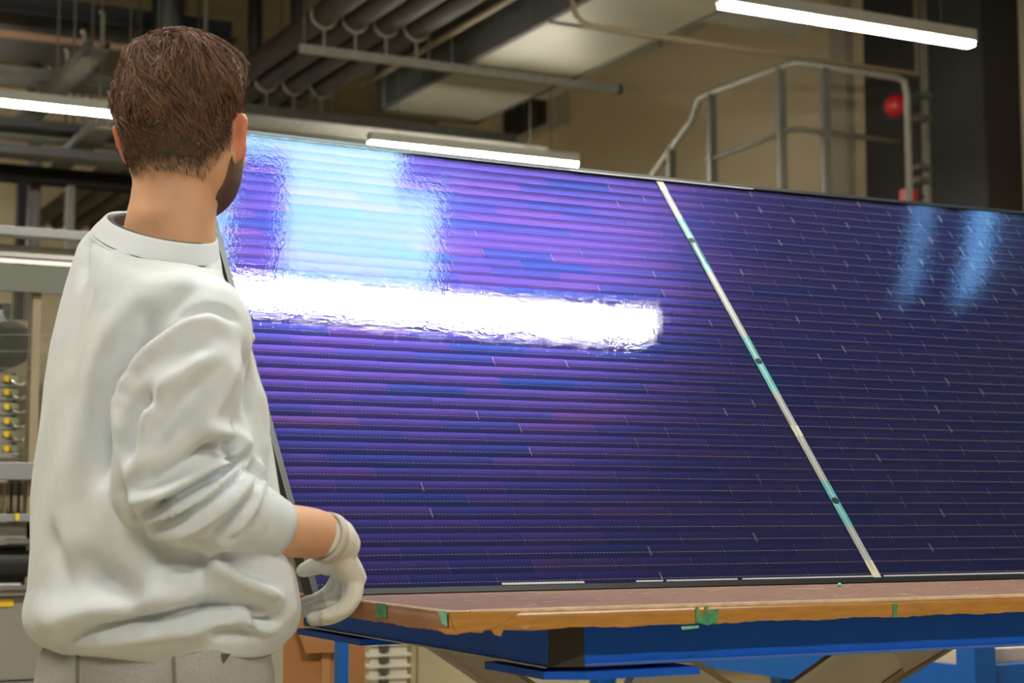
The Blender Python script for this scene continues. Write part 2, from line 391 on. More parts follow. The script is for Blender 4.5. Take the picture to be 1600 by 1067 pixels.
xbar('steel_beam', 'lowest pale beam showing over the top left of the panel', 'beam', 500, 213, 3.62, 2.7, 5.55, 0.06, 0.08, M['galv'], 'beams right of the head', rods=(2.8, 5.44))
# trays running away from the camera
for (pa_, pb_, z, wd, lab) in (((2, 198), (192, 84), 3.86, 0.06, 'olive cable tray running away past the left side of the hair'),
                               ((70, 262), (190, 205), 3.6, 0.07, 'narrow tray running away beside the left ear')):
    a, b = on_z(*pa_, z), on_z(*pb_, z)
    xm = (a[0] + b[0]) / 2
    t = thing('cable_tray', lab, 'cable tray', (xm, (a[1] + b[1]) / 2, z), 'trays running away at left')
    MB().box((xm - wd, b[1], z), (xm + wd, a[1], z + 0.02)).build('tray_bottom', M['galv_dark'], t)
    for s_ in (-1, 1): MB().box((xm + s_ * wd - 0.005, b[1], z), (xm + s_ * wd + 0.005, a[1], z + 0.07)).build('tray_side', M['galv_dark'], t)
    for yy in np.linspace(b[1] + 0.2, a[1] - 0.2, 5):
        MB().tube([(xm + wd, yy, z), (xm + wd, yy, z + 0.28), (xm + wd - .02, yy, z + .3)], 0.014, 6).build('bracket', M['galv'], t)
        MB().tube([(xm, yy, z + .01), (xm, yy, ZC)], 0.008, 6).build('threaded_rod', M['rod'], t)
# vertical hangers
for (px, r_, lab, d) in ((213, 0.022, 'vertical grey pipe dropping from the ceiling left of the hair', 9.0), (262, 0.11, 'thick black vertical duct above the hair', 11.2),
                         (321, 0.012, 'thin pale rod dropping from the ceiling above the hair', 10.0), (398, 0.055, 'black vertical drop pipe right of the hair', 12.5), (466, 0.06, 'black vertical drop pipe left of the strut end', 12.2)):
    P_ = at_depth(px, 40, d); zb = 4.15 if px > 390 else (3.9 if px != 213 else 4.28)
    if px == 213:
        pts = [(P_[0], P_[1], ZC), (P_[0], P_[1], zb + .1), (P_[0] - .03, P_[1], zb + .03), (P_[0] - .1, P_[1], zb), (P_[0] - 0.45, P_[1], zb)]
        tag(MB().tube(pts, r_, 10).build('drop_pipe', M['galv_dark'], smooth=True), lab, 'pipe', 'vertical pipes')
    else:
        tag(MB().tube([(P_[0], P_[1], ZC), (P_[0], P_[1], zb)], r_, 12).build('drop_pipe', M['galv_dark'] if px == 321 else M['black'], smooth=True), lab, 'pipe', 'vertical pipes')
# black portal frame in the left background
yy = 12.0
def onb(px, py): return on_y(px, py, yy)
t = thing('portal_frame', 'black steel portal frame left of the man\'s neck', 'frame', (on_y(120, 400, yy)[0], yy, 0))
zt = onb(100, 266)[2]; zb = onb(100, 291)[2]
MB().box((onb(-60, 280)[0], yy - .06, zb), (onb(420, 280)[0], yy + .06, zt)).build('header', M['portal'], t)
for (p0, p1, m_) in ((27, 41, M['portal']), (104, 115, M['galv_dark']), (330, 345, M['portal'])):
    MB().box((onb(p0, 300)[0], yy - .05, 0), (onb(p1, 300)[0], yy + .05, zb)).build('post', m_, t)
# pale pipe beside the black post, and fluorescent glow panels behind
xs_ = on_y(53, 300, yy + .3)[0]
tag(MB().tube([(xs_, yy + .3, 0), (xs_, yy + .3, ZC)], 0.05, 10).build('standpipe', mat('pale_grey_pipe', (.13, .13, .125), .6), smooth=True), 'pale grey standpipe beside the black portal post', 'pipe')

# ================================================================== access platform with railing
t = thing('access_platform', 'galvanised platform with stair rail, in front of the beige wall', 'platform', (6.3, 8.4, 0))
ZH = 3.8
hc = on_z(1240, 97, ZH); hr = on_z(1425, 118, ZH)
xk, yk, xr = hc[0], hc[1], hr[0]
yl = on_x(1092, 147, xk)[1]
foot = on_x(1015, 280, xk)
tr = 0.022
stair = MB().tube([(xk, yl + (foot[1] - yl) * 2.0, ZH + (foot[2] - ZH) * 2.0), (xk, foot[1], foot[2]), (xk, yl + .08, ZH - .12), (xk, yl, ZH), (xk, yl - .1, ZH + .01), (xk, yk + .06, ZH), (xk + .02, yk + .02, ZH), (xk + .06, yk, ZH), (xr - .06, yk, ZH), (xr, yk, ZH - .02), (xr + .02, yk, ZH - .1), (xr + .02, yk, 2.6)], tr, 10)
stair.build('handrail', M['galv'], t, smooth=True)
zm = on_x(1245, 200, xk)[2]
MB().tube([(xk, yl - .05, zm - 0.02), (xk, yk + .04, zm), (xk + .04, yk, zm), (on_z(1402, 222, zm)[0], yk, zm)], 0.017, 8).build('mid_rail', M['galv_dark'], t, smooth=True)
for (px, xx, yv) in ((1112, xk, None), (1221, xk, None), (1290, None, yk), (1048, xk, None)):
    if yv is None: q = on_x(px, 180, xk); P_ = (xk, q[1])
    else: q = on_y(px, 180, yk); P_ = (q[0], yk)
    ztop = ZH if px > 1090 else on_x(px, 228, xk)[2]
    MB().box((P_[0] - .026, P_[1] - .018, 2.6 if px > 1090 else 1.8), (P_[0] + .026, P_[1] + .018, ztop)).build('post', M['galv_dark'], t)
MB().box((xk - .05, yk - .05, 2.55), (6.86, yl + .1, 2.62)).build('deck', M['galv_dark'], t)
for (xx, yv) in ((xk, yk), (6.8, yk), (xk, yl), (6.8, yl)): MB().box((xx - .04, yv - .04, 0), (xx + .04, yv + .04, 2.55)).build('leg', M['galv_dark'], t)
for s_ in (0.0, 0.8):
    MB().bar((xk + s_, yl + .1, 2.55), (xk + s_, yl + 2.3, 0.05), .05, .2).build('stringer', M['galv_dark'], t)
for i in range(10):
    f_ = (i + .5) / 10
    MB().box((xk, yl + .1 + 2.2 * f_ - .11, 2.55 - 2.5 * f_ + .02), (xk + .8, yl + .1 + 2.2 * f_ + .11, 2.55 - 2.5 * f_ + .05)).build('tread', M['galv_dark'], t)
# vertical standpipe with clamps
pp = at_depth(1446, 200, 10.6)
t = thing('standpipe', 'pale vertical standpipe with clamps in front of the dark column', 'pipe', (pp[0], pp[1], 0))
MB().tube([(pp[0], pp[1], 0), (pp[0], pp[1], ZC)], 0.026, 10).build('pipe_run', M['galv'], t, smooth=True)
for (py) in (150, 185, 262, 282):
    q = at_depth(1440, py, 10.55)
    MB().box((q[0] - .05, q[1] - .04, q[2] - .018), (q[0] + .05, q[1] + .03, q[2] + .018)).build('clamp', M['galv_dark'], t)
# red warning light
q = at_depth(1400, 164, 10.5)
t = thing('warning_light', 'round red warning light mounted beside the standpipe', 'alarm light', tuple(q))
MB().tube([q + RGT * 0.0 - FWD * .05, q - FWD * .02, q + FWD * .06], [0.045, 0.068, 0.068], 20).build('lens', M['red'], t, smooth=True)
MB().tube([q + FWD * .06, q + FWD * .08], 0.08, 20).build('base', M['black'], t)
MB().bar(q + FWD * .07, q + FWD * .07 + RGT * .17, .03, .03).build('bracket', M['black'], t)
q = at_depth(1419, 306, 10.5)
t = thing('call_point', 'small red box just above the panel edge below the warning light', 'switch', tuple(q))
MB().box(q - .04, q + .04).build('body', M['red'], t, bevel=.006)
MB().bar(q + FWD * .03, q + FWD * .03 + RGT * .11, .02, .02).build('bracket', M['black'], t)

# ================================================================== lift table
TX0, TX1, TY0, TY1, TZ = 0.897, 3.25, 1.925, 3.12, 1.0568
LT = thing('lift_table', 'blue scissor lift table with brown taped wooden top', 'table', (2.0, 2.5, 0))
TT = MB().box((TX0, TY0, TZ - .024), (TX1, TY1, TZ)).build('tabletop', M['board'], LT)
# tape wrapped round the edge: front run, left run, torn lower fringe
def tape_run(name, a, b, out, z0, z1, m, parent, n=60, ragged=0.004):
    a = np.array(a, float); b = np.array(b, float); o = np.array(out, float); v = []; f_ = []
    ns = [rng.uniform(-1, 1) for _ in range(n + 1)]
    for i in range(n + 1):
        p_ = a + (b - a) * i / n
        j = ragged * (0.6 * ns[i] + 0.4 * math.sin(i * .45))
        zs = [z1 + .0006, z1 - .002, (z0 + z1) / 2, z0 + j]
        os_ = [-.004, .0012, .0016, .0010 + abs(j) * .2]
        for k in range(4): v.append((p_ + o * os_[k])[:2].tolist() + [zs[k]])
    for i in range(n):
        for k in range(3): f_.append((i*4+k, i*4+k+1, (i+1)*4+k+1, (i+1)*4+k))
    return MB().add(v, f_).build(name, m, parent, smooth=True)
ztb = TZ - .024
tape_run('edge_tape', (TX0, TY0, 0), (TX1, TY0, 0), (0, -1, 0), ztb - .001, TZ, M['tape_brown'], TT, 220, .0016)['label'] = 'orange brown tape along the front edge'
tape_run('edge_tape', (TX0, TY1, 0), (TX0, TY0, 0), (-1, 0, 0), ztb - .001, TZ, M['tape_brown2'], TT, 120, .0015)['label'] = 'reddish tape along the end edge'
# pale worn top edge
MB().box((TX0 + .03, TY0 - .0022, TZ - .0030), (TX1, TY0 + .007, TZ + .0010)).build('worn_edge', M['tape_pale'], TT)
MB().box((TX0 - .0020, TY0, TZ - .0015), (TX0 + .004, TY1, TZ + .0010)).build('worn_edge', M['tape_pale'], TT)
# torn flaps at the near corner
fl = MB()
for (x_, w_, h_) in ((.90, .04, .004), (.935, .03, .003), (.963, .022, .008), (1.0, .02, .001)):
    fl.add([(x_ - w_/2, TY0 - .0015, ztb + .004), (x_ + w_/2, TY0 - .0015, ztb + .004), (x_ + w_*.2, TY0 - .003, ztb - h_), (x_ - w_*.2, TY0 - .002, ztb - h_ * .7)], [(0, 1, 2, 3)])
fl.build('torn_flap', M['tape_brown'], TT)
fl = MB().add([(TX0 - .002, TY0 + .005, TZ - .004), (TX0 - .001, TY0 - .003, TZ), (TX0 + .10, TY0 - .0025, TZ - .002), (TX0 + .06, TY0 - .003, ztb + .002), (TX0 + .01, TY0 - .003, ztb - .003)], [(0, 1, 2, 3, 4)])
fl.build('folded_tape', M['tape_brown'], TT)['label'] = 'folded tape at the near corner'
# green tape pieces
def patch(pts, m, lab, name='tape_piece'):
    o_ = MB().add(pts, [tuple(range(len(pts)))]).build(name, m, TT); o_['label'] = lab
def on_front(px, py, off=.0028): q = on_y(px, py, TY0 - off); return tuple(q)
def on_end(px, py, off=.0028): q = on_x(px, py, TX0 - off); return tuple(q)
patch([on_end(587, 942), on_end(603, 944), on_end(604, 966), on_end(588, 965)], M['tape_green'], 'green tape on the end edge')
patch([on_end(684, 953), on_end(697, 955), on_end(699, 979), on_end(690, 974)], M['tape_mint'], 'mint tape on the near corner')
patch([on_front(1087, 948), on_front(1092, 948), on_front(1093, 962), on_front(1110, 955), on_front(1123, 951), on_front(1121, 972), on_front(1105, 977), on_front(1088, 972)], M['tape_green'], 'torn green tape on the front edge')
patch([on_front(1102, 947), on_front(1107, 947), on_front(1107, 956), on_front(1102, 957)], M['tape_green'], 'green tape tab on the front edge')
patch([on_front(1064, 979), on_front(1092, 977), on_front(1092, 981), on_front(1066, 984)], M['tape_mint'], 'mint tape end under the front edge')
patch([on_front(1396, 942), on_front(1402, 942), on_front(1402, 964), on_front(1396, 965)], M['tape_green'], 'thin green tape strip at the right')
# scratches, chalky smears and a crumb on the table top
sc = MB()
for i in range(190):
    x_ = rng.uniform(.95, 2.3); y_ = rng.uniform(1.94, 2.34); a_ = rng.normal(0.35, .35); L_ = rng.uniform(.006, .04); w_ = rng.uniform(.0006, .0022)
    dx, dy = math.cos(a_) * L_, math.sin(a_) * L_
    sc.add([(x_, y_, TZ + .0004), (x_ + dx, y_ + dy, TZ + .0004), (x_ + dx, y_ + dy + w_, TZ + .0004), (x_, y_ + w_, TZ + .0004)], [(0, 1, 2, 3)])
so = sc.build('scratches', M['scratch'], TT); so['kind'] = 'stuff'
M['smear'] = mat('grey_green_smear', (.48, .50, .40), .6, noise=.3, nscale=200)
for (px0, py0, px1, py1, w_) in ((1225, 920, 1293, 919, .016), (1395, 926, 1436, 931, .018), (1485, 928, 1530, 928, .008), (1300, 920, 1350, 923, .004)):
    a, b = on_z(px0, py0, TZ + .0006), on_z(px1, py1, TZ + .0006)
    n_ = 10; v = []; f_ = []
    for i in range(n_ + 1):
        p_ = a + (b - a) * i / n_; h_ = w_ * (.25 + .75 * math.sin(math.pi * i / n_)) * rng.uniform(.6, 1)
        v += [p_ + np.array([0, -h_ / 2, 0]), p_ + np.array([0, h_ / 2, 0])]
    for i in range(n_): f_.append((2*i, 2*i+2, 2*i+3, 2*i+1))
    MB().add(v, f_).build('glue_smear', M['smear'], TT)
q = on_z(1312, 917, TZ)
tag(MB().sphere(q + np.array([0, 0, .003]), (.004, .003, .004), 8, 6).build('tape_crumb', M['tape_mint']), 'tiny crumpled mint tape ball on the tabletop by the panel', 'scrap')
# frame under the top
BX0, BX1, BY0, BY1, BZ0, BZ1 = 1.069, 3.1, 1.968, 2.906, .978, TZ - .024
MB().box((1.112, BY0, BZ0), (BX1, BY0 + .05, BZ1)).build('frame_beam', M['blue'], LT, bevel=.003)
MB().box((BX0, 1.985, BZ0), (BX0 + .05, BY1, BZ1)).build('frame_beam', M['blue'], LT, bevel=.002)
MB().box((BX0 + .05, BY1 - .05, BZ0), (BX1, BY1, BZ1)).build('frame_beam', M['blue'], LT, bevel=.002)
MB().box((BX1, BY0, BZ0), (BX1 + .05, BY1, BZ1)).build('frame_beam', M['blue'], LT, bevel=.002)
# lip along the lower edges, the front one a lighter blue
MB().box((1.112, BY0 - .003, BZ0), (BX1, BY0, BZ0 + .004)).build('beam_lip', mat('pale_blue_lip', (.05, .14, .50), .45), LT, bevel=.001)
MB().box((BX0 - .003, 1.99, BZ0 - .002), (BX0, BY1 - .01, BZ0)).build('beam_lip', M['scissor_edge'], LT)
MB().add([(BX0 - .001, 1.985, BZ0), (1.112, BY0 - .001, BZ0), (1.118, BY0 + .05, BZ0), (BX0 + .05, 1.99, BZ0), (BX0 - .001, 1.985, BZ1), (1.112, BY0 - .001, BZ1), (1.118, BY0 + .05, BZ1), (BX0 + .05, 1.99, BZ1)],
         [(3,2,1,0),(4,5,6,7),(0,1,5,4),(1,2,6,5),(2,3,7,6),(3,0,4,7)]).build('corner_cap', M['corner'], LT)['label'] = 'brown black corner cap'
# corner plates below
MB().add([(1.062, 2.16, .962), (1.062, 1.985, .962), (1.11, 1.958, .962), (1.285, 1.958, .962), (1.285, 2.10, .962), (1.2, 2.16, .962),
          (1.062, 2.16, .972), (1.062, 1.985, .972), (1.11, 1.958, .972), (1.285, 1.958, .972), (1.285, 2.10, .972), (1.2, 2.16, .972)],
         [(5,4,3,2,1,0),(6,7,8,9,10,11)] + [(i, (i+1) % 6, 6 + (i+1) % 6, 6 + i) for i in range(6)]).build('corner_plate', M['blue'], LT)
MB().box((1.062, 2.62, .962), (1.25, BY1 + .01, .972)).build('corner_plate', M['blue'], LT)
MB().box((2.9, 1.958, .962), (3.15, 2.1, .978)).build('corner_plate', M['blue'], LT)
# scissor arms, guided by their pixels
def arm(p_top, p_bot, yv, wd, hgt, label=None):
    a = on_y(*p_top, yv); b = on_y(*p_bot, yv); d = (b - a) / np.linalg.norm(b - a)
    a2 = a + (a - b) / (b - a)[2] * (0.97 - a[2]) * -1; b2 = a + d * ((0.14 - a[2]) / d[2])
    a2 = a + d * ((0.972 - a[2]) / d[2])
    o_ = MB().bar(a2, b2, wd, hgt).build('scissor_arm', M['scissor'], LT)
    nrm = np.cross(d, (0, 1, 0)); nrm = nrm if nrm[0] > 0 else -nrm
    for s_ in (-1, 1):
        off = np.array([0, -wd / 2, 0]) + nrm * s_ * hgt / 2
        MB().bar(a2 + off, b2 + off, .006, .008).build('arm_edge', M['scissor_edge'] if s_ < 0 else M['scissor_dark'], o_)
arm((1010, 1044), (1046, 1067), 2.05, .02, .085)
arm((1352, 1035), (1308, 1067), 2.12, .02, .085)
arm((735, 1030), (789, 1067), 2.74, .02, .05)
arm((1400, 1040), (1355, 1067), 2.82, .02, .05)
MB().box((1.0, 2.0, 0.0), (3.1, 2.08, .1)).build('base_rail', M['blue'], LT, bevel=.004)
MB().box((1.0, 2.80, 0.0), (3.1, 2.88, .1)).build('base_rail', M['blue'], LT, bevel=.004)
for xx in (1.0, 3.02): MB().box((xx, 2.08, 0.0), (xx + .08, 2.80, .1)).build('base_rail', M['blue'], LT)
for (xx, yv) in ((1.35, 2.05), (2.75, 2.05), (1.35, 2.81), (2.75, 2.81)):
    MB().box((xx - .06, yv - .03, .08), (xx + .06, yv + .03, .16)).build('pivot_block', M['scissor'], LT)

# ================================================================== solar panel
TILT = math.radians(50.04)
PW = np.array([0, math.cos(TILT), math.sin(TILT)]); PN = np.array([0, -math.sin(TILT), math.cos(TILT)]); PU = np.array([1.0, 0, 0])
PORG = np.array([.882, 2.357, TZ + .0008])
PLEN, PHGT = 2.08, 1.098
SP = thing('solar_panel', 'dark blue violet shingled solar panel leaning back on the lift table', 'solar panel', tuple(PORG))
SP.rotation_euler = (TILT, 0, 0)   # local x along, local y up the panel, local z out of the glass
def sag(x, y):   # the long upper edge hangs slightly between its ends
    return -0.010 * 4 * (x / PLEN) * (1 - x / PLEN) * (y / PHGT)
def plink(name, me, parent=None):
    o = bpy.data.objects.new(name, me); COL.objects.link(o); o.parent = parent or SP; return o
FD = 0.030   # frame depth
MIT = FD * math.cos(TILT) / math.sin(TILT)     # the lower rail is cut level so that it sits flat on the table
def rail(x0, y0, x1, y1, n):
    b = MB(); rings = []
    for i in range(n + 1):
        t_ = i / n
        if abs(x1 - x0) > abs(y1 - y0):
            x_ = x0 + (x1 - x0) * t_; k_ = MIT if y0 < .001 else 0; rings.append([(x_, y0, sag(x_, y0) + .0014), (x_, y1, sag(x_, y1) + .0014), (x_, y1 + k_, sag(x_, y1) - FD), (x_, y0 + k_, sag(x_, y0) - FD)])
        else:
            y_ = y0 + (y1 - y0) * t_; k_ = MIT if i == 0 else 0; rings.append([(x0, y_, .0014), (x1, y_, .0014), (x1, y_ + k_, -FD), (x0, y_ + k_, -FD)])
    b.loft(rings); return b
FW = .010
for (a, n) in (((0, 0, PLEN, FW), 20), ((0, PHGT - FW, PLEN, PHGT), 20), ((0, FW, FW, PHGT - FW), 1), ((PLEN - FW, FW, PLEN, PHGT - FW), 1)):
    plink('frame_rail', rail(*a, n).mesh('frame_rail', M['black_metal']))
# pale sealing lines along the inside of the rails
M['seal'] = mat('pale_seal', (.42, .42, .42), .5)
def seal(x0, x1, y, w_):
    b = MB(); n = 12; v = []; f_ = []
    for i in range(n + 1):
        x_ = x0 + (x1 - x0) * i / n; v += [(x_, y, sag(x_, y) + .0018), (x_, y + w_, sag(x_, y + w_) + .0018)]
    for i in range(n): f_.append((2*i, 2*i+2, 2*i+3, 2*i+1))
    plink('seal_strip', b.add(v, f_).mesh('seal_strip', M['seal']))
seal(.0, .95, PHGT - FW - .0035, .0016); seal(.82, 1.28, PHGT - FW - .003, .0026)
for (x0, x1, w_) in ((.31, .455, .004), (.55, .60, .003), (.607, .745, .003), (.755, 1.03, .003), (1.05, 1.6, .003)): seal(x0, x1, FW + .0012, w_)
# back sheet
bs = MB(); v = []; f_ = []; nx, ny = 20, 2
for i in range(nx + 1):
    for j in range(ny + 1):
        x_ = FW + (PLEN - 2 * FW) * i / nx; y_ = FW + (PHGT - 2 * FW) * j / ny; v.append((x_, y_, sag(x_, y_) - .0065))
for i in range(nx):
    for j in range(ny): f_.append((i*(ny+1)+j, (i+1)*(ny+1)+j, (i+1)*(ny+1)+j+1, i*(ny+1)+j+1))
plink('back_sheet', bs.add(v, f_).mesh('back_sheet', mat('back_sheet', (.10, .10, .13), .6)))
# --- cells
def cell_material():
    m = bpy.data.materials.new('shingle_cell'); m.use_nodes = True; nt = m.node_tree; nt.nodes.clear(); N = nt.nodes.new; L = nt.links.new
    at = N('ShaderNodeAttribute'); at.attribute_name = 'tone'
    uvn = N('ShaderNodeAttribute'); uvn.attribute_name = 'cell_uv'
    sep = N('ShaderNodeSeparateXYZ'); L(uvn.outputs['Vector'], sep.inputs[0])
    ramp = N('ShaderNodeValToRGB'); cr = ramp.color_ramp; cr.interpolation = 'LINEAR'
    cr.elements[0].position = 0; cr.elements[0].color = (.03, .065, .36, 1)
    cr.elements[1].position = 1; cr.elements[1].color = (.20, .09, .26, 1)
    for p_, c_ in ((.22, (.055, .06, .36)), (.5, (.105, .062, .37)), (.8, (.14, .07, .36))):
        e = cr.elements.new(p_); e.color = (*c_, 1)
    L(at.outputs['Fac'], ramp.inputs['Fac'])
    dif = N('ShaderNodeBsdfDiffuse'); dif.inputs['Color'].default_value = (.010, .014, .050, 1)
    gl = N('ShaderNodeBsdfGlossy'); gl.inputs['Roughness'].default_value = CELL_ROUGH; L(ramp.outputs[0], gl.inputs['Color'])
    gl2 = N('ShaderNodeBsdfGlossy'); gl2.inputs['Roughness'].default_value = .62; L(ramp.outputs[0], gl2.inputs['Color'])
    mxg = N('ShaderNodeMixShader'); mxg.inputs[0].default_value = .07; L(gl.outputs[0], mxg.inputs[1]); L(gl2.outputs[0], mxg.inputs[2])
    mx = N('ShaderNodeMixShader'); mx.inputs[0].default_value = CELL_GLOSS; L(dif.outputs[0], mx.inputs[1]); L(mxg.outputs[0], mx.inputs[2])
    # dashed silver contact line printed along the cell, and fine contact fingers
    fx = N('ShaderNodeMath'); fx.operation = 'MULTIPLY'; fx.inputs[1].default_value = 1 / .0060; L(sep.outputs['X'], fx.inputs[0])
    fr = N('ShaderNodeMath'); fr.operation = 'FRACT'; L(fx.outputs[0], fr.inputs[0])
    c1 = N('ShaderNodeMath'); c1.operation = 'LESS_THAN'; c1.inputs[1].default_value = .62; L(fr.outputs[0], c1.inputs[0])
    d1 = N('ShaderNodeMath'); d1.operation = 'COMPARE'; d1.inputs[1].default_value = .0115; d1.inputs[2].default_value = .0004; L(sep.outputs['Y'], d1.inputs[0])
    ln = N('ShaderNodeMath'); ln.operation = 'MULTIPLY'; L(c1.outputs[0], ln.inputs[0]); L(d1.outputs[0], ln.inputs[1])
    silver = N('ShaderNodeBsdfDiffuse'); silver.inputs['Color'].default_value = (.30, .27, .27, 1)
    f2 = N('ShaderNodeMath'); f2.operation = 'MULTIPLY'; f2.inputs[1].default_value = 1 / .0040; L(sep.outputs['X'], f2.inputs[0])
    f3 = N('ShaderNodeMath'); f3.operation = 'FRACT'; L(f2.outputs[0], f3.inputs[0])
    f4 = N('ShaderNodeMath'); f4.operation = 'LESS_THAN'; f4.inputs[1].default_value = .14; L(f3.outputs[0], f4.inputs[0])
    f5 = N('ShaderNodeMath'); f5.operation = 'MULTIPLY'; f5.inputs[1].default_value = .09; L(f4.outputs[0], f5.inputs[0])
    mx1 = N('ShaderNodeMixShader'); L(f5.outputs[0], mx1.inputs[0]); L(mx.outputs[0], mx1.inputs[1]); L(silver.outputs[0], mx1.inputs[2])
    mx2 = N('ShaderNodeMixShader'); L(ln.outputs[0], mx2.inputs[0]); L(mx1.outputs[0], mx2.inputs[1]); L(silver.outputs[0], mx2.inputs[2])
    o = N('ShaderNodeOutputMaterial'); L(mx2.outputs[0], o.inputs[0]); return m
CELL_ROUGH, CELL_GLOSS = .30, .23
M['cell'] = cell_material()
PITCHY, CLEN, NROW = .0269, .1478, 40
def cell_geo(length, x0=0, y0=0, z0=0, dz=None):
    n = 6; v = []; uv_ = []
    for x_ in (0, length):
        for k in range(n + 1):
            y_ = k / n * (PITCHY - .0002)
            z_ = .0011 * (k / n) + .0022 * 4 * (k / n) * (1 - k / n) * CURVE - .0052
            v.append((x0 + x_, y0 + y_, z0 + z_)); uv_.append((x_, y_, 0))
    f_ = [(k, n + 1 + k, n + 2 + k, k + 1) for k in range(n)]
    return v, f_, uv_
CURVE = .24
def finish_cell(name, v, f_, uv_, tones):
    me = bpy.data.meshes.new(name); me.from_pydata(v, [], f_); me.materials.append(M['cell'])
    me.polygons.foreach_set('use_smooth', [True] * len(f_))
    a = me.attributes.new('cell_uv', 'FLOAT_VECTOR', 'POINT'); a.data.foreach_set('vector', np.array(uv_, 'f').ravel())
    b = me.attributes.new('tone', 'FLOAT', 'POINT'); b.data.foreach_set('value', np.array(tones, 'f'))
    me.update(); return me
variants = {}
def variant(length, tone):
    k = (round(length, 4), tone)
    if k not in variants:
        v, f_, uv_ = cell_geo(length); variants[k] = finish_cell('cell', v, f_, uv_, [tone / 12] * len(v))
    return variants[k]
spots = []
for half, xs_, xe_ in ((0, .0125, 1.0305), (1, 1.0475, 2.0675)):
    for r_ in range(NROW):
        y_ = .0112 + r_ * PITCHY
        x_ = xs_; first = True
        off = 0 if r_ % 2 == 0 else CLEN * .5
        xe = xe_
        cuts = [xs_] + [xs_ + off + CLEN * k for k in range(0 if off else 1, 8) if xs_ + off + CLEN * k < xe_ - .02] + [xe_]
        for a, b in zip(cuts[:-1], cuts[1:]):
            gap = .0016 if rng.random() < .16 else .0005
            tn = int(min(11, max(0, round(rng.normal(4.8, 1.8)))))
            spots.append((half, a, b - a - gap, y_, tn))
spots.sort(key=lambda s_: (s_[0], s_[1]))
sv, sf, su, stn = [], [], [], []
for i, (half, x_, ln_, y_, tn) in enumerate(spots):
    zz = sag(x_ + ln_ / 2, y_ + PITCHY / 2)
    if i < 300:
        o = plink('cell', variant(ln_, tn)); o.location = (x_, y_, zz)
    else:
        v, f_, uv_ = cell_geo(ln_, x_, y_, zz); o0 = len(sv); sv += v; su += uv_; stn += [tn / 12] * len(v); sf += [tuple(o0 + q for q in ff) for ff in f_]
o = plink('cells', finish_cell('cells', sv, sf, su, stn)); o['kind'] = 'stuff'
# pale slivers painted as glints in some gaps between cells
sl = MB()
for (half, x_, ln_, y_, tn) in spots:
    if rng.random() < (.12 if half == 0 else .17):
        xx = x_ + ln_ + .0002; zz = sag(xx, y_) - .0018
        sl.add([(xx, y_ + .003, zz), (xx + .0009, y_ + .003, zz), (xx + .0009, y_ + .0215, zz), (xx, y_ + .0215, zz)], [(0, 1, 2, 3)])
o = plink('cell_gap_glints', sl.mesh('cell_gap_glints', mat('gap_glint', (.30, .30, .33), .5))); o['kind'] = 'stuff'
# centre strip with connector ribbon, tape and clips
def strip(x0, x1, y0, y1, z, m, name, lab=None):
    b = MB(); v = []; f_ = []; n = max(2, int((y1 - y0) / .05))
    for i in range(n + 1):
        y_ = y0 + (y1 - y0) * i / n; v += [(x0, y_, sag(x0, y_) + z), (x1, y_, sag(x1, y_) + z)]
    for i in range(n): f_.append((2*i, 2*i+1, 2*i+3, 2*i+2))
    o_ = plink(name, b.add(v, f_).mesh(name, m))
    if lab: o_['label'] = lab
M['strip'] = mat('clear_tape', (.34, .36, .35), .35, noise=.15, nscale=40)
M['ribbon'] = mat('silver_ribbon', (.62, .62, .60), .3, metal=.4)
M['teal'] = mat('teal_tape', (.06, .42, .42), .4, noise=.25, nscale=60)
M['cream_tape'] = mat('yellowish_tape', (.62, .58, .42), .5)
xc = 1.039
strip(xc - .0085, xc + .0085, .012, PHGT - .012, -.0024, M['strip'], 'centre_strip')
for (a, b) in ((.80, .965), (.46, .61), (.13, .235), (.82, .9)): strip(xc - .0088, xc + .0088, a, b, -.0022, M['teal'], 'tape_band', 'teal tape band on the centre strip')
for (a, b) in ((.345, .372), (.012, .05), (1.055, 1.085)): strip(xc - .0088, xc + .0088, a, b, -.0021, M['cream_tape'], 'tape_band', 'cream tape band on the centre strip')
strip(xc - .0028, xc + .0022, .03, PHGT - .02, -.0019, M['ribbon'], 'silver_ribbon')
for y_ in (.894, .541, .187):
    plink('clip', MB().tube([(xc, y_, sag(xc, y_) - .0023), (xc, y_, sag(xc, y_) - .0012)], .0075, 14).mesh('clip', M['black']))
# front glass
gm = MB(); v = []; f_ = []; nx, ny = 24, 10
for i in range(nx + 1):
    for j in range(ny + 1):
        x_ = FW * .5 + (PLEN - FW) * i / nx; y_ = FW * .5 + (PHGT - FW) * j / ny; v.append((x_, y_, sag(x_, y_)))
for i in range(nx):
    for j in range(ny): f_.append((i*(ny+1)+j, (i+1)*(ny+1)+j, (i+1)*(ny+1)+j+1, i*(ny+1)+j+1))
M['front_glass'] = glass_sheet('front_glass', (.97, .97, .98), .02, bump=.00011, bscale=110, ior=1.52)
plink('front_glass', gm.add(v, f_).mesh('front_glass', M['front_glass'], smooth=True))
# stand behind the panel
ST = thing('panel_stand', 'black and aluminium easel stand holding the solar panel from behind', 'stand', (1.9, 2.9, TZ))
for xx in (.93, 1.9, 2.85):
    b0 = PORG + PU * (xx - .882) - PN * (FD + .012) + PW * .02; b1 = b0 + PW * .95
    MB().bar(b0, b1, .03, .022, up=tuple(PN)).build('back_rail', M['black_metal'], ST)
    MB().bar(b0 + PW * .72, (xx, TY1 - .04, TZ + .012), .025, .02, up=(1, 0, 0)).build('strut', M['alu'], ST)
    MB().box((xx - .02, b0[1] - .01, TZ), (xx + .02, TY1 - .02, TZ + .016)).build('foot', M['alu'], ST)
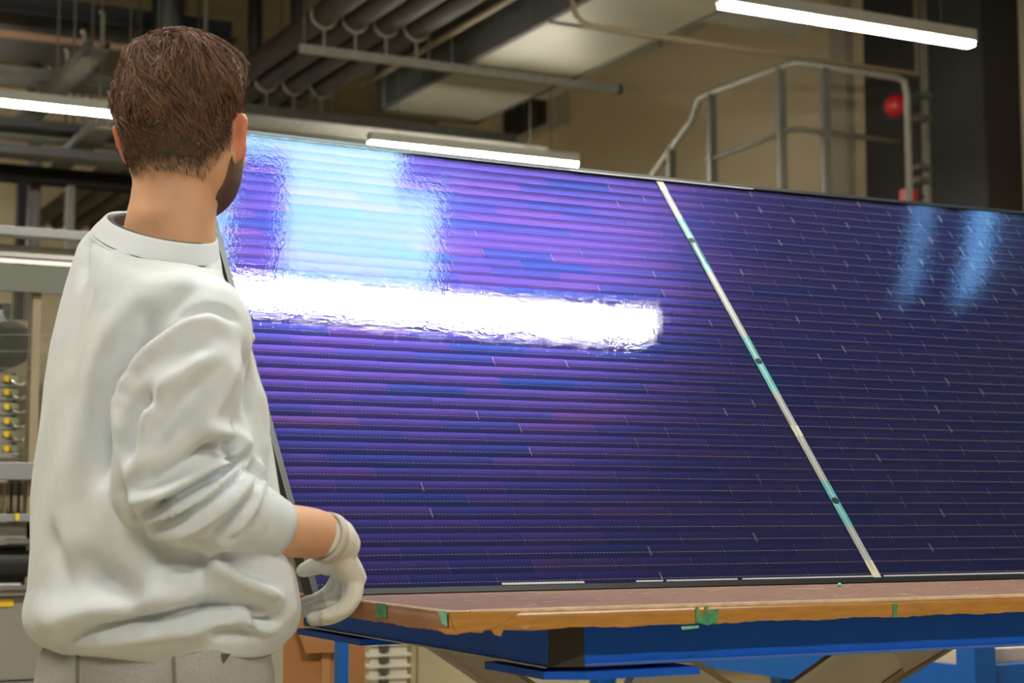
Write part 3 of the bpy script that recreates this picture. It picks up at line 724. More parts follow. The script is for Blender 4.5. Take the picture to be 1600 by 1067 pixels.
# end bracket visible by the hand
MB().box((.900, 2.50, TZ), (.93, 2.60, TZ + .085)).build('end_bracket', mat('pale_bracket', (.6, .58, .5), .5), ST, bevel=.003)

# ================================================================== things under and behind the table
t = thing('carton', 'tall brown cardboard carton behind the table, left of the blue post', 'box', (1.4, 4.6, 0))
xa, xb = on_y(436, 1030, 4.4)[0], on_y(571, 1030, 4.4)[0]
MB().box((xa, 4.4, 0), (xb, 4.95, .94)).build('carton_body', M['carton'], t, bevel=.004)
MB().add([(xa + .02, 4.398, .94), (xb - .02, 4.398, .94), (xb - .09, 4.385, .80), (xa + .07, 4.385, .80)], [(0, 1, 2, 3)]).build('flap', M['carton'], t)
MB().box((xa + (xb - xa) * .48, 4.396, 0), (xa + (xb - xa) * .58, 4.4, .9)).build('tape', mat('carton_tape', (.45, .22, .09), .4), t)
q0, q1 = on_y(527, 1030, 3.9), on_y(540, 1030, 3.9)
t = thing('rack_frame', 'slim blue upright frame in front of the brown carton', 'rack', (q0[0], 3.9, 0))
MB().box((q0[0], 3.88, 0), (q1[0], 3.92, .98)).build('post', M['blue_bright'], t)
MB().box((q0[0] - .04, 3.84, 0), (q1[0] + .04, 3.96, .012)).build('foot_plate', M['blue_bright'], t)
MB().box((q0[0] - .004, 3.87, .97), (q1[0] + .004, 3.93, .985)).build('cap', M['black'], t)
# stack of white trays
xa, xb = on_y(573, 1030, 5.2)[0], on_y(640, 1030, 5.2)[0]
_o = 'topmost,second,third,fourth,fifth,sixth,seventh,eighth,ninth,tenth,eleventh,twelfth,thirteenth,fourteenth,fifteenth,sixteenth,seventeenth,eighteenth,nineteenth,twentieth'.split(',')
TRAY = [w_ if k == 0 else w_ + ' from the top' for k, w_ in enumerate(_o)] + ['sixth from the floor', 'fifth from the floor', 'fourth from the floor', 'third from the floor', 'second from the floor', 'lowest on the floor']
for i in range(26):
    z0 = i * .036
    t = thing('tray', 'white plastic tray, %s in the stack right of the carton' % TRAY[25 - i], 'tray', ((xa + xb) / 2, 5.4, z0), 'stack of white trays')
    MB().box((xa + .01, 5.2, z0), (xb - .01, 5.7, z0 + .026)).build('tray_body', M['white_plastic'], t)
    MB().box((xa, 5.19, z0 + .026), (xb, 5.71, z0 + .0355)).build('rim', M['white_plastic'], t)
    xm = xa + (xb - xa) * .28
    MB().box((xm, 5.185, z0 + .006), (xm + .03, 5.2, z0 + .024)).build('handle_slot', M['galv_dark'], t)
t = thing('cabinet', 'cream cabinet behind the table between tray stack and scissor arm', 'cabinet', (2.0, 5.6, 0))
xa, xb = on_y(642, 1030, 5.4)[0], on_y(905, 1030, 5.4)[0]
MB().box((xa, 5.4, .06), (xb, 5.9, .93)).build('body', M['cream'], t, bevel=.008)
MB().box((xa + .02, 5.385, .10), ((xa + xb) / 2 - .01, 5.4, .9)).build('door', M['cream'], t, bevel=.004)
MB().box(((xa + xb) / 2 + .01, 5.385, .10), (xb - .02, 5.4, .9)).build('door', M['cream'], t, bevel=.004)
MB().box((xa + .04, 5.45, 0), (xb - .04, 5.85, .06)).build('plinth', M['machine_dark'], t)
# blue workbench
t = thing('workbench', 'bright blue workbench with plywood top beyond the lift table', 'workbench', (3.0, 4.2, 0))
zb_ = .78
pA, pB = on_z(1393, 1027, zb_), on_z(1501, 1039.5, zb_)
xb_ = (pA[0] + pB[0]) / 2; yn = on_x(1515, 1030, xb_)[1]
yf = yn + 2.2
MB().box((xb_, yn, zb_ - .10), (xb_ + .05, yf, zb_)).build('side_beam', M['blue_bright'], t)
MB().box((xb_ + .80, yn, zb_ - .10), (xb_ + .85, yf, zb_)).build('side_beam', M['blue_bright'], t)
MB().box((xb_ + .05, yn, zb_ - .10), (xb_ + .80, yn + .05, zb_)).build('end_beam', M['blue_bright'], t)
MB().box((xb_ + .05, yf - .05, zb_ - .10), (xb_ + .80, yf, zb_)).build('end_beam', M['blue_bright'], t)
MB().box((xb_ + .012, yn + .06, zb_), (xb_ + .83, yf, zb_ + .035)).build('worktop', M['plywood'], t)
for yv in (yn - .03, yf - .3):
    MB().box((xb_ - .01, yv, 0), (xb_ + .06, yv + .07, zb_ + .45 if yv < yn else zb_ - .1)).build('post', M['blue_bright'], t)
    MB().box((xb_ + .78, yv, 0), (xb_ + .85, yv + .07, zb_ - .1)).build('post', M['blue_bright'], t)
t = thing('tool_cabinet', 'dark blue and grey cabinet at the right edge beside the workbench', 'cabinet', (4.2, 4.0, 0))
c0 = at_depth(1548, 1030, 5.6)
MB().box((c0[0], c0[1], 0), (c0[0] + .7, c0[1] + .5, .70)).build('body', mat('navy_paint', (.01, .035, .10), .5), t, bevel=.005)
MB().box((c0[0] - .005, c0[1] - .01, .70), (c0[0] + .71, c0[1] + .51, .98)).build('upper_box', M['machine_dark'], t, bevel=.004)
MB().box((c0[0] - .05, c0[1] - .03, 0), (c0[0], c0[1] + .03, 1.0)).build('corner_post', M['galv_dark'], t)
MB().box((c0[0] + .1, c0[1] - .012, .15), (c0[0] + .6, c0[1], .6)).build('drawer', mat('navy_paint_front', (.012, .04, .12), .5), t)
# small items on the floor far away
q = on_z(1375, 1064, .3); 
t = thing('orange_bin', 'orange round bin glimpsed under the workbench', 'bin', (q[0], q[1], 0))
MB().tube([(q[0], q[1], 0), (q[0], q[1], .31)], [.12, .15], 18).build('body', mat('orange_plastic', (.55, .22, .02), .5), t, smooth=True)
MB().tube([(q[0], q[1], .30), (q[0], q[1], .33)], .158, 18).build('rim', mat('orange_rim', (.5, .19, .02), .5), t)
q = on_z(1112, 1048, .0)
t = thing('swivel_chair', 'black swivel chair base glimpsed under the table top', 'chair', (q[0], q[1] , 0))
for k in range(5):
    a_ = k * 2 * math.pi / 5 + .3
    e_ = (q[0] + .28 * math.cos(a_), q[1] + .28 * math.sin(a_), .09)
    MB().bar((q[0], q[1], .13), e_, .05, .035).build('base_arm', M['black'], t)
    MB().sphere((e_[0], e_[1], .035), (.03, .03, .035), 10, 8).build('castor', M['black'], t, smooth=True)
MB().tube([(q[0], q[1], .12), (q[0], q[1], .48)], .03, 12).build('gas_column', M['black'], t, smooth=True)
MB().sphere((q[0], q[1], .52), (.24, .24, .06), 20, 8).build('seat', M['black'], t, smooth=True)
MB().box((q[0] - .2, q[1] + .22, .62), (q[0] + .2, q[1] + .27, 1.0)).build('backrest', M['black'], t, bevel=.02)
MB().box((q[0] - .03, q[1] + .2, .5), (q[0] + .03, q[1] + .25, .7)).build('back_support', M['black'], t)
qa, qb = on_z(1090, 1062, .0), on_z(1160, 1060, .0)
struct(MB().box((qa[0] - 3, qa[1] - .06, 0), (qb[0] + 1, qa[1] + .06, .003)).build('trim_3', M['yellow']))
# grey upright just right of the man's hip
q0, q1 = on_y(424, 1030, 3.6), on_y(438, 1030, 3.6)
t = thing('guard_post', 'pale grey guard post right of the man\'s hip', 'post', (q0[0], 3.6, 0))
MB().box((q0[0], 3.58, 0), (q1[0], 3.62, .97)).build('tube', mat('pale_post', (.50, .49, .40), .5), t, bevel=.002)
MB().box((q0[0] - .03, 3.54, 0), (q1[0] + .03, 3.66, .012)).build('foot_plate', M['galv'], t)

# ================================================================== machine at the left edge
YM = 5.0
def om(px, py): return on_y(px, py, YM)
MC = thing('machine', 'grey production machine with valves and roller behind the man\'s back', 'machine', (1.0, YM + .4, 0))
xl, xr_ = om(-150, 500)[0], om(330, 500)[0]
def mrail(y0, y1, m, name='rail', dep=.06, yo=0.0, parent=MC, bevel=0, xl_=None, xr2=None):
    z1, z0 = om(20, y0)[2], om(20, y1)[2]
    return MB().box((xl_ if xl_ is not None else xl, YM + yo, z0), (xr2 if xr2 is not None else xr_, YM + yo + dep, z1)).build(name, m, parent, bevel=bevel)
mrail(353, 367, M['alu'], 'top_profile', bevel=.002)
mrail(374, 386, M['machine_brown'], 'cross_board', yo=.1)
mrail(389, 396, M['chrome'], 'slide_rail', yo=.06, dep=.03)
mrail(405, 411, M['led'], 'light_strip', yo=-.012, dep=.012)
mrail(413, 455, M['mesh_green'], 'tinted_guard', yo=-.004, dep=.01)
# interior back wall, posts
mrail(455, 725, M['machine_brown'], 'rear_panel', yo=.75, dep=.03)
mrail(455, 578, M['machine_dark'], 'rear_box', yo=.5, dep=.2, xr2=om(48, 500)[0])
for (p0, p1, m_, yo, y0, y1) in ((22, 34, M['black'], .32, 455, 560), (36, 48, M['alu'], .30, 455, 515), (53, 66, M['machine_brown'], .02, 440, 1060)):
    z1, z0 = om(20, y0)[2], om(20, y1)[2]
    MB().box((om(p0, 500)[0], YM + yo, max(z0, 0)), (om(p1, 500)[0], YM + yo + .06, z1)).build('upright', m_, MC)
# drum behind the mesh
c = om(42, 525); MB().tube([c + np.array([0, .25, 0]), c + np.array([0, .55, 0])], .07, 20).build('motor', M['machine_dark'], MC, smooth=True)
c = om(8, 505); MB().tube([c + np.array([-.1, .3, 0]), c + np.array([.05, .3, .03])], .045, 16).build('motor', M['alu'], MC, smooth=True)
# guard mesh wires
wv = MB()
for px in np.arange(-40, 52, 4.2):
    a, b = om(px, 455), om(px, 578); wv.tube([a, b], .0009, 4, cap=False)
for py in (523, 549, 576):
    a, b = om(-60, py), om(52, py); wv.tube([a, b], .0011, 4, cap=False)
o = wv.build('guard_mesh', M['galv'], MC); o['kind'] = 'stuff'
# valve rows with hoses
for k, py in enumerate((588, 609, 632, 655, 676, 699)):
    a, b = om(-60, py), om(31, py)
    MB().bar(a + np.array([0, .14, 0]), b + np.array([0, .14, 0]), .05, .026).build('valve_block', M['machine_grey'], MC)
    MB().bar(om(-60, py + 10) + np.array([0, .12, 0]), om(52, py + 10) + np.array([0, .12, 0]), .02, .010).build('manifold_rail', M['alu'], MC)
    c = om(22, py); MB().tube([c + np.array([0, .10, 0]), c + np.array([0, .14, 0])], .010, 10).build('valve_button', M['yellow'], MC)
    c2 = om(32, py); MB().box(c2 + np.array([-.012, .10, -.008]), c2 + np.array([.014, .14, .010])).build('connector', mat('pale_green_%d' % k, (.34, .42, .24), .5), MC)
    h = [om(27, py + 2) + np.array([0, .1, 0]), om(32, py + 9) + np.array([0, .08, 0]), om(40, py + 12) + np.array([0, .08, 0]), om(50, py + 8) + np.array([0, .1, 0])]
    MB().tube(h, .005, 6).build('hose', M['chrome'], MC, smooth=True)
    MB().box(om(41, py + 10) + np.array([0, .2, 0]), om(47, py - 12) + np.array([0, .24, 0])).build('valve_plate', M['black'], MC)
mrail(706, 714, M['machine_grey'], 'rail', yo=.08)
mrail(722, 750, M['alu'], 'frame_profile', yo=-.03, dep=.08, bevel=.004)
mrail(752, 802, M['machine_brown'], 'lower_guard', yo=.2, dep=.02)
for px in np.arange(-30, 60, 11.5):
    MB().box(om(px, 802) + np.array([0, .1, 0]), om(px + 4, 752) + np.array([0, .12, 0])).build('slat', M['machine_dark'] if int(px) % 2 else M['cream'], MC)
mrail(803, 815, M['alu'], 'rail', yo=-.02, bevel=.002)
MB().box(om(21, 813) + np.array([0, -.028, 0]), om(27, 802) + np.array([0, -.018, 0])).build('yellow_marker', M['yellow'], MC)
mrail(816, 842, M['machine_grey'], 'fascia', yo=.02)
mrail(843, 849, M['chrome'], 'slide_rail', yo=-.02, dep=.03)
z1, z0 = om(20, 851)[2], om(20, 912)[2]; rr = (z1 - z0) / 2
MB().tube([(xl, YM + .06, (z0 + z1) / 2), (xr_, YM + .06, (z0 + z1) / 2)], rr, 28).build('roller', M['black'], MC, smooth=True)
mrail(914, 921, M['chrome'], 'slide_rail', yo=-.03, dep=.03)
mrail(922, 930, M['machine_grey'], 'shelf', yo=-.02, dep=.5)
z1 = om(20, 931)[2]; zz0 = om(20, 1063)[2]
MB().box((xl, YM, zz0), (xr_, YM + .7, z1)).build('cabinet_door', M['machine_grey'], MC, bevel=.004)
MB().box((xl, YM - .01, zz0 - .02), (xr_, YM + .7, zz0 - .003)).build('trim_rail', M['chrome'], MC)
MB().box((xl, YM + .02, 0), (xr_, YM + .7, zz0 - .02)).build('base_cabinet', M['machine_grey'], MC)
MB().box(om(-2, 948) + np.array([0, -.004, 0]), om(21, 936) + np.array([0, 0, 0])).build('label_plate', M['yellow'], MC)
for xx in (xl + .01, xr_ - .06):
    MB().box((xx, YM + .0, 0), (xx + .05, YM + .06, om(20, 353)[2])).build('upright', M['alu'], MC)
    MB().box((xx, YM + .72, 0), (xx + .05, YM + .78, om(20, 353)[2])).build('upright', M['alu'], MC)

#PERSON#
# ================================================================== the worker
M['skin'] = mat('skin', (0.68, 0.385, 0.235), 0.5, sss=0.25, noise=0.07, nscale=25, bump=0.08, bscale=600)
M['ear'] = mat('ear_skin', (0.72, 0.27, 0.17), 0.5, sss=0.35)
M['sweat'] = mat('pale_sweatshirt_fabric', (0.68, 0.73, 0.775), 0.85, noise=0.025, nscale=60, bump=0.12, bscale=900, sheen=0.15, spec=0.2)
M['rib'] = mat('pale_rib_knit', (0.67, 0.73, 0.775), 0.85, bump=0.25, bscale=1200, spec=0.2)
M['trousers'] = mat('grey_jersey', (0.40, 0.40, 0.385), 0.9, noise=0.14, nscale=420, bump=0.15, bscale=800, spec=0.2)
M['hair'] = mat('brown_hair', (0.052, 0.026, 0.015), 0.5, noise=0.35, nscale=60)
M['hair2'] = mat('brown_hair_strand', (0.17, 0.085, 0.046), 0.6, noise=0.35, nscale=40)
M['beard'] = mat('dark_beard', (0.115, 0.058, 0.034), 0.6, noise=0.3, nscale=300, bump=0.4, bscale=900)
M['glove'] = mat('white_cotton_glove', (0.74, 0.72, 0.66), 0.85, noise=0.04, nscale=90, bump=0.35, bscale=1100, spec=0.2)
M['glove_pad'] = mat('grey_coated_fingertip', (0.52, 0.51, 0.47), 0.75, noise=0.08, nscale=90, bump=0.2, bscale=900)
M['glove_hem'] = mat('grey_glove_hem', (0.60, 0.57, 0.52), 0.85, bump=0.3, bscale=900)
M['inner'] = mat('dark_grey_tshirt', (0.09, 0.09, 0.10), 0.85)
M['eye'] = mat('eye_white', (0.75, 0.73, 0.70), 0.3)
M['iris'] = mat('iris_brown', (0.06, 0.03, 0.015), 0.2)
M['lip'] = mat('lip', (0.45, 0.17, 0.13), 0.5)
M['shoe'] = mat('dark_work_shoe', (0.03, 0.03, 0.033), 0.6)

DB = 2.32                                   # distance of the body's axis from the lens
SCB = DB / FPX
body_c = at_depth(262, 700, DB)
PERSON = thing('person', 'man in pale sweatshirt, grey sweatpants and white glove, seen from behind', 'person', (body_c[0], body_c[1], 0))

def remesh(mb, voxel, smooth_iter=3, fac=0.5):
    me = mb.mesh('tmp', []); o = bpy.data.objects.new('tmp', me); COL.objects.link(o)
    r = o.modifiers.new('r', 'REMESH'); r.mode = 'VOXEL'; r.voxel_size = voxel
    if smooth_iter:
        s_ = o.modifiers.new('s', 'SMOOTH'); s_.iterations = smooth_iter; s_.factor = fac
    dg = bpy.context.evaluated_depsgraph_get(); dg.update()
    ev = o.evaluated_get(dg); me2 = bpy.data.meshes.new_from_object(ev)
    bpy.data.objects.remove(o); bpy.data.meshes.remove(me)
    me2.materials.clear()
    return me2
def coords(me):
    a = np.empty(len(me.vertices) * 3); me.vertices.foreach_get('co', a); return a.reshape(-1, 3)
def normals(me):
    a = np.empty(len(me.vertices) * 3); me.vertex_normals.foreach_get('vector', a); return a.reshape(-1, 3)
def setco(me, c): me.vertices.foreach_set('co', c.ravel()); me.update()
def place(me, name, m, parent=PERSON, smooth=True):
    me.name = name
    for k in (m if isinstance(m, (list, tuple)) else [m]): me.materials.append(k)
    if smooth: me.polygons.foreach_set('use_smooth', [True] * len(me.polygons))
    return link(name, me, parent)
def relax(me, it=2, fac=.5, mask=None):
    ed = np.empty(len(me.edges) * 2, int); me.edges.foreach_get('vertices', ed); ed = ed.reshape(-1, 2)
    c = coords(me); n = len(c); deg = np.bincount(ed.ravel(), minlength=n).astype(float); deg[deg == 0] = 1
    for _ in range(it):
        s_ = np.zeros_like(c)
        for k in range(3):
            s_[:, k] = np.bincount(ed[:, 0], c[ed[:, 1], k], n) + np.bincount(ed[:, 1], c[ed[:, 0], k], n)
        t_ = c + fac * (s_ / deg[:, None] - c)
        c = t_ if mask is None else c + (t_ - c) * mask[:, None]
    setco(me, c)

XA, YA = np.array([1.0, 0, 0]), np.array([0, 1.0, 0])
def body_ring(py, xl, xr, hw, sk=0.0, d=DB, n=36, ex=2.4):
    c = at_depth((xl + xr) / 2, py, d); a = (xr - xl) / 2 * d / FPX
    hd = math.sqrt(max(a * a - (hw * .4554) ** 2, .0016)) / .8903
    out = []
    for q in np.linspace(0, 2 * math.pi, n, endpoint=False):
        cx, sx = math.cos(q), math.sin(q)
        cx = math.copysign(abs(cx) ** (2 / ex), cx); sx = math.copysign(abs(sx) ** (2 / ex), sx)
        o_ = XA * hd * cx + YA * hw * sx
        out.append(c + o_ + UP * (-sk * (o_ @ RGT) + 1.4 * sk * (o_ @ FWD)))
    return out
def path_tube(mb, pts, rad, n=20, sub=4):
    """pts: world points; smooth (Catmull-Rom) tube with round ends"""
    P = np.array(pts, float); R = np.array(rad, float)
    Q, S = [], []
    for i in range(len(P) - 1):
        p0, p1, p2, p3 = P[max(i-1, 0)], P[i], P[i+1], P[min(i+2, len(P)-1)]
        r0, r1, r2, r3 = R[max(i-1, 0)], R[i], R[i+1], R[min(i+2, len(P)-1)]
        for k in range(sub):
            t = k / sub
            f = lambda a, b, c, d: .5 * ((2*b) + (-a + c)*t + (2*a - 5*b + 4*c - d)*t*t + (-a + 3*b - 3*c + d)*t**3)
            Q.append(f(p0, p1, p2, p3)); S.append(f(r0, r1, r2, r3))
    Q.append(P[-1]); S.append(R[-1])
    # rounded caps
    t0 = (Q[0] - Q[1]) / np.linalg.norm(Q[0] - Q[1]); t1 = (Q[-1] - Q[-2]) / np.linalg.norm(Q[-1] - Q[-2])
    Q = [Q[0] + t0 * S[0] * .85, Q[0] + t0 * S[0] * .5] + Q + [Q[-1] + t1 * S[-1] * .5, Q[-1] + t1 * S[-1] * .85]
    S = [S[0] * .45, S[0] * .85] + S + [S[-1] * .85, S[-1] * .45]
    mb.tube(Q, S, n)
def pt(x, y, d): return at_depth(x, y, d)

# ---------------------------------------------------------------- head geometry (local frame: right, forward, up about the ear line)
HY = math.radians(11)
HF = FWD * math.cos(HY) + RGT * math.sin(HY); HS = RGT * math.cos(HY) - FWD * math.sin(HY)
HO = pt(286, 216, DB)
def hp(s_, f_, u_): return HO + HS * s_ + HF * f_ + UP * u_
# height, half width, front, back
SKULL = [(.128, .020, .030, .028), (.120, .045, .058, .056), (.105, .060, .076, .076), (.08, .069, .090, .092), (.05, .0735, .098, .100), (.02, .0745, .100, .101),
         (-.01, .0735, .099, .098), (-.035, .0715, .098, .088), (-.055, .067, .098, .070), (-.070, .060, .098, .048), (-.082, .050, .096, .032), (-.091, .038, .091, .012), (-.097, .021, .082, -.02)]
def head_rings(extra=lambda z_, q: 0.0, zs=None, n=40, src=SKULL):
    S_ = np.array(src)[::-1]
    rings = []
    for z_ in (zs if zs is not None else S_[:, 0]):
        w_ = np.interp(z_, S_[:, 0], S_[:, 1]); fr_ = np.interp(z_, S_[:, 0], S_[:, 2]); bk = np.interp(z_, S_[:, 0], S_[:, 3])
        r = []
        for q in np.linspace(0, 2 * math.pi, n, endpoint=False):
            e = extra(z_, q); c_, s_ = math.cos(q), math.sin(q)
            ex = 2.3
            c2 = math.copysign(abs(c_) ** (2/ex), c_); s2 = math.copysign(abs(s_) ** (2/ex), s_)
            r.append(hp(c2 * (w_ + e), s2 * ((fr_ if s_ > 0 else bk) + e), z_))
        rings.append(r)
    return rings
bd = MB()
bd.loft(head_rings())
# nose, brow, cheeks, lips, chin
bd.loft([[hp(.006 * a, .094 + .004 * b, .018) for a, b in ((-1,-1),(1,-1),(1,1),(-1,1))], [hp(.008 * a, .104 + .010 * b, -.006) for a, b in ((-1,-1),(1,-1),(.7,1),(-.7,1))],
         [hp(.014 * a, .110 + .014 * b, -.024) for a, b in ((-1,-1),(1,-1),(.6,1),(-.6,1))], [hp(.012 * a, .102 + .008 * b, -.034) for a, b in ((-1,-1),(1,-1),(.6,1),(-.6,1))]])
for s_ in (-1, 1):
    bd.sphere(hp(.030 * s_, .090, .026), (.022, .016, .008)); bd.sphere(hp(.042 * s_, .078, -.018), (.022, .020, .020))
    # ear: flattened shell with a hollow
    ear = []
    for (u_, f_, w_) in ((-.036, .004, .004), (-.030, .004, .009), (-.018, .002, .013), (0, -.002, .017), (.016, -.004, .0185), (.027, -.003, .015), (.033, .001, .006)):
        ear.append((u_, f_, w_))
    rg = []
    for (u_, f_, w_) in ear:
        base = hp(s_ * .0760, .004 + f_, u_)
        dirv = HS * s_ * .74 - HF * .67; nrm = HS * s_ * .67 + HF * .74
        qs_ = np.linspace(0, 2*math.pi, 14, endpoint=False)[::(1 if s_ > 0 else -1)]
        rg.append([base + dirv * (w_ * .55 + w_ * math.cos(q)) + nrm * (.0078 * math.sin(q) + .0045 * max(0, math.cos(q))) for q in qs_])
    bd.loft(rg)
bd.sphere(hp(0, .099, -.055), (.022, .010, .006)); bd.sphere(hp(0, .097, -.065), (.020, .010, .006)); bd.sphere(hp(0, .088, -.084), (.022, .014, .012))
# neck down to the shoulders, torso core, limbs (all one surface)
nk = []
for (py, xl, xr, dd, bk) in ((232, 222, 350, .0, .060), (262, 212, 348, 0, .060), (290, 207, 345, 0, .060), (318, 203, 340, 0, .061), (345, 196, 337, 0, .064), (372, 190, 338, 0, .058), (420, 185, 335, 0, .060)):
    c = pt((xl + xr) / 2, py, DB); a = (xr - xl) / 2 * SCB
    nk.append([c + RGT * a * math.cos(q) + FWD * bk * math.sin(q) for q in np.linspace(0, 2 * math.pi, 28, endpoint=False)])
bd.loft(nk)
TOR = [(374, 158, 341, .075, .24), (385, 138, 347, .11, .22), (402, 116, 354, .145, .18), (426, 99, 362, .175, .10), (452, 87, 371, .192, .05), (490, 77, 384, .20), (540, 68, 396, .203), (600, 62, 408, .20), (680, 57, 418, .197),
       (760, 53, 430, .195), (830, 51, 443, .195), (880, 51, 452, .195), (918, 51, 459, .197), (945, 46, 462, .197), (965, 45, 461, .195), (985, 52, 454, .188)]
core = [body_ring(py + 6, xl + 36, xr - 38, hw - .035, *k) for (py, xl, xr, hw, *k) in TOR[2:]]
core += [body_ring(py, xl, xr, hw) for (py, xl, xr, hw) in ((1010, 85, 408, .165), (1060, 85, 405, .165))]
bd.loft(core)
hip_z = pt(250, 1060, DB)[2]
legs = []
for s_ in (-1, 1):
    hc_ = np.array([body_c[0] + .0, body_c[1] + s_ * .088, 0])
    lp = [hc_ + UP * (hip_z + .02), hc_ + UP * .72 + XA * .01, hc_ + UP * .50 + XA * .015 + YA * s_ * .01, hc_ + UP * .30 + YA * s_ * .02, hc_ + UP * .10 - XA * .01 + YA * s_ * .03]
    legs.append(lp)
    path_tube(bd, lp, (.088, .078, .054, .050, .036), 18)
    path_tube(bd, [lp[-1] - UP * .03 - XA * .03, lp[-1] - UP * .055 + XA * .05, lp[-1] - UP * .065 + XA * .14], (.04, .036, .028), 14)
# right arm (towards the camera) and left arm (hidden behind the body, on the panel edge)
RA = [pt(330, 492, 2.22), pt(322, 520, 2.19), pt(292, 610, 2.15), pt(262, 690, 2.12), pt(246, 752, 2.11), pt(282, 790, 2.13), pt(350, 806, 2.18), pt(430, 826, 2.24), pt(480, 832, 2.29), pt(513, 838, 2.325)]
path_tube(bd, RA, (.036, .036, .030, .027, .024, .027, .028, .034, .0345, .031), 22)
SHL = pt(215, 470, DB + .17)
LH = PORG + PU * (-.012) + PW * .47
LA = [SHL, SHL + np.array([.02, .05, -.12]), SHL + np.array([.03, .10, -.24]), (SHL + np.array([.03, .10, -.24])) * .5 + LH * .5 + UP * .01, LH - np.array([.06, .05, .0])]
path_tube(bd, LA, (.055, .05, .043, .040, .030), 18)
body_me = remesh(bd, .0055, 4)
# hollow the ears a little, give the neck its two tendons
c = coords(body_me); nn = normals(body_me)
loc = np.stack([(c - HO) @ HS, (c - HO) @ HF, (c - HO) @ UP], 1)
for s_ in (-1, 1):
    e0 = np.array([s_ * .086, .004, .004]); w_ = np.exp(-(((loc - e0) / np.array([.012, .010, .016])) ** 2).sum(1)); c += nn * (-.004 * w_)[:, None]
setco(body_me, c)
nt_ = M['skin'].node_tree; bs_ = nt_.nodes['Principled BSDF']; src_ = bs_.inputs['Base Color'].links[0].from_socket
at_ = nt_.nodes.new('ShaderNodeAttribute'); at_.attribute_name = 'stubble'
mx_ = nt_.nodes.new('ShaderNodeMix'); mx_.data_type = 'RGBA'; mx_.inputs['B'].default_value = (.085, .043, .026, 1)
nt_.links.new(at_.outputs['Fac'], mx_.inputs['Factor']); nt_.links.new(src_, mx_.inputs['A']); nt_.links.new(mx_.outputs['Result'], bs_.inputs['Base Color'])
def _hl(q):
    s_ = np.sin(q); return np.where(s_ > 0, .015 + .075 * np.minimum(1, s_ * 1.25), .010 - .056 * np.minimum(1, -s_ * 1.35))
qq = np.arctan2(loc[:, 1], loc[:, 0]); t_ = np.clip((loc[:, 2] - (_hl(qq) - .026)) / .034 + .10 * np.sin(loc[:, 0] * 300) * np.sin(loc[:, 2] * 260), 0, 1)
t_ = t_ * t_ * (3 - 2 * t_) * .92
t_[(loc[:, 1] > .012) | (np.abs(loc[:, 0]) > .078)] = 0
att = body_me.attributes.new('stubble', 'FLOAT', 'POINT'); att.data.foreach_set('value', t_.astype('f'))
body = place(body_me, 'body', [M['skin'], M['ear']])
mi = np.zeros(len(body_me.polygons), int)
pc = np.empty(len(body_me.polygons) * 3); body_me.polygons.foreach_get('center', pc); pc = pc.reshape(-1, 3)
lo_ = np.stack([(pc - HO) @ HS, (pc - HO) @ HF, (pc - HO) @ UP], 1)
mi[(np.abs(lo_[:, 0]) > .0775) & (np.abs(lo_[:, 2]) < .05)] = 1
body_me.polygons.foreach_set('material_index', mi)
for s_ in (-1, 1):
    MB().sphere(hp(.031 * s_, .086, .010), .0125, 16, 12).build('eye', M['eye'], PERSON, smooth=True)
    MB().sphere(hp(.031 * s_, .0945, .010), (.0055, .005, .0055), 12, 8).build('iris', M['iris'], PERSON, smooth=True)
    MB().tube([hp((.031 + k * .006) * s_, .099 - abs(k) * .0006 - .006 * max(0, k) / 3, .032 - .0006 * k * k) for k in range(-3, 4)], .0032, 6).build('eyebrow', M['hair'], PERSON, smooth=True)
MB().sphere(hp(0, .1075, -.060), (.019, .004, .007), 14, 8).build('lips', M['lip'], PERSON, smooth=True)

# ---------------------------------------------------------------- hair: tapered cap plus strands
def hairline(q):     # lower edge of the hair, by angle around the head (0 = right ear, pi/2 = face, 3pi/2 = nape)
    s_ = math.sin(q)
    if s_ > 0: return .015 + .075 * min(1, s_ * 1.25)
    return .010 - .056 * min(1, (-s_) * 1.35) + .0014 * math.sin(9 * q) + .001 * math.sin(23 * q)
def hair_thick(z_, q):
    hl = hairline(q); t = max(0.0, min(1.0, (z_ - hl) / .072)); t = t * t * (3 - 2 * t)
    front = max(0, math.sin(q))
    base = .0012 + (.0100 + .008 * front) * t
    lump = .0035 * t * (math.sin(3.1 * q + 40 * z_) + .6 * math.sin(7.3 * q - 65 * z_ + 1.0) + .5 * math.sin(13 * q + 90 * z_))
    return base + lump * .6
HTOP = [(.1385, .012, .016, .014)] + SKULL
NQ, NZ = 96, 44
v = []; f_ = []
Sx = np.array(SKULL)[::-1]
for j in range(NQ):
    q = 2 * math.pi * j / NQ; hl = hairline(q)
    for i in range(NZ + 1):
        t = i / NZ; z_ = hl + (.128 - hl) * t ** .9
        w_ = np.interp(z_, Sx[:, 0], Sx[:, 1]); fr_ = np.interp(z_, Sx[:, 0], Sx[:, 2]); bk = np.interp(z_, Sx[:, 0], Sx[:, 3])
        e = hair_thick(z_, q) - (.004 if i == 0 else 0)
        c_, s_ = math.cos(q), math.sin(q); c2 = math.copysign(abs(c_) ** (2/2.3), c_); s2 = math.copysign(abs(s_) ** (2/2.3), s_)
        v.append(hp(c2 * (w_ + e), s2 * ((fr_ if s_ > 0 else bk) + e), z_ + e * .9 * max(0, (z_ - .06) / .07)))
v.append(hp(0, 0, .128 + .0155))
for j in range(NQ):
    j2 = (j + 1) % NQ
    for i in range(NZ): f_.append((j*(NZ+1)+i, j2*(NZ+1)+i, j2*(NZ+1)+i+1, j*(NZ+1)+i+1))
    f_.append((j*(NZ+1)+NZ, j2*(NZ+1)+NZ, len(v) - 1))
hair = MB().add(v, f_).build('hair', M['hair'], PERSON, smooth=True)
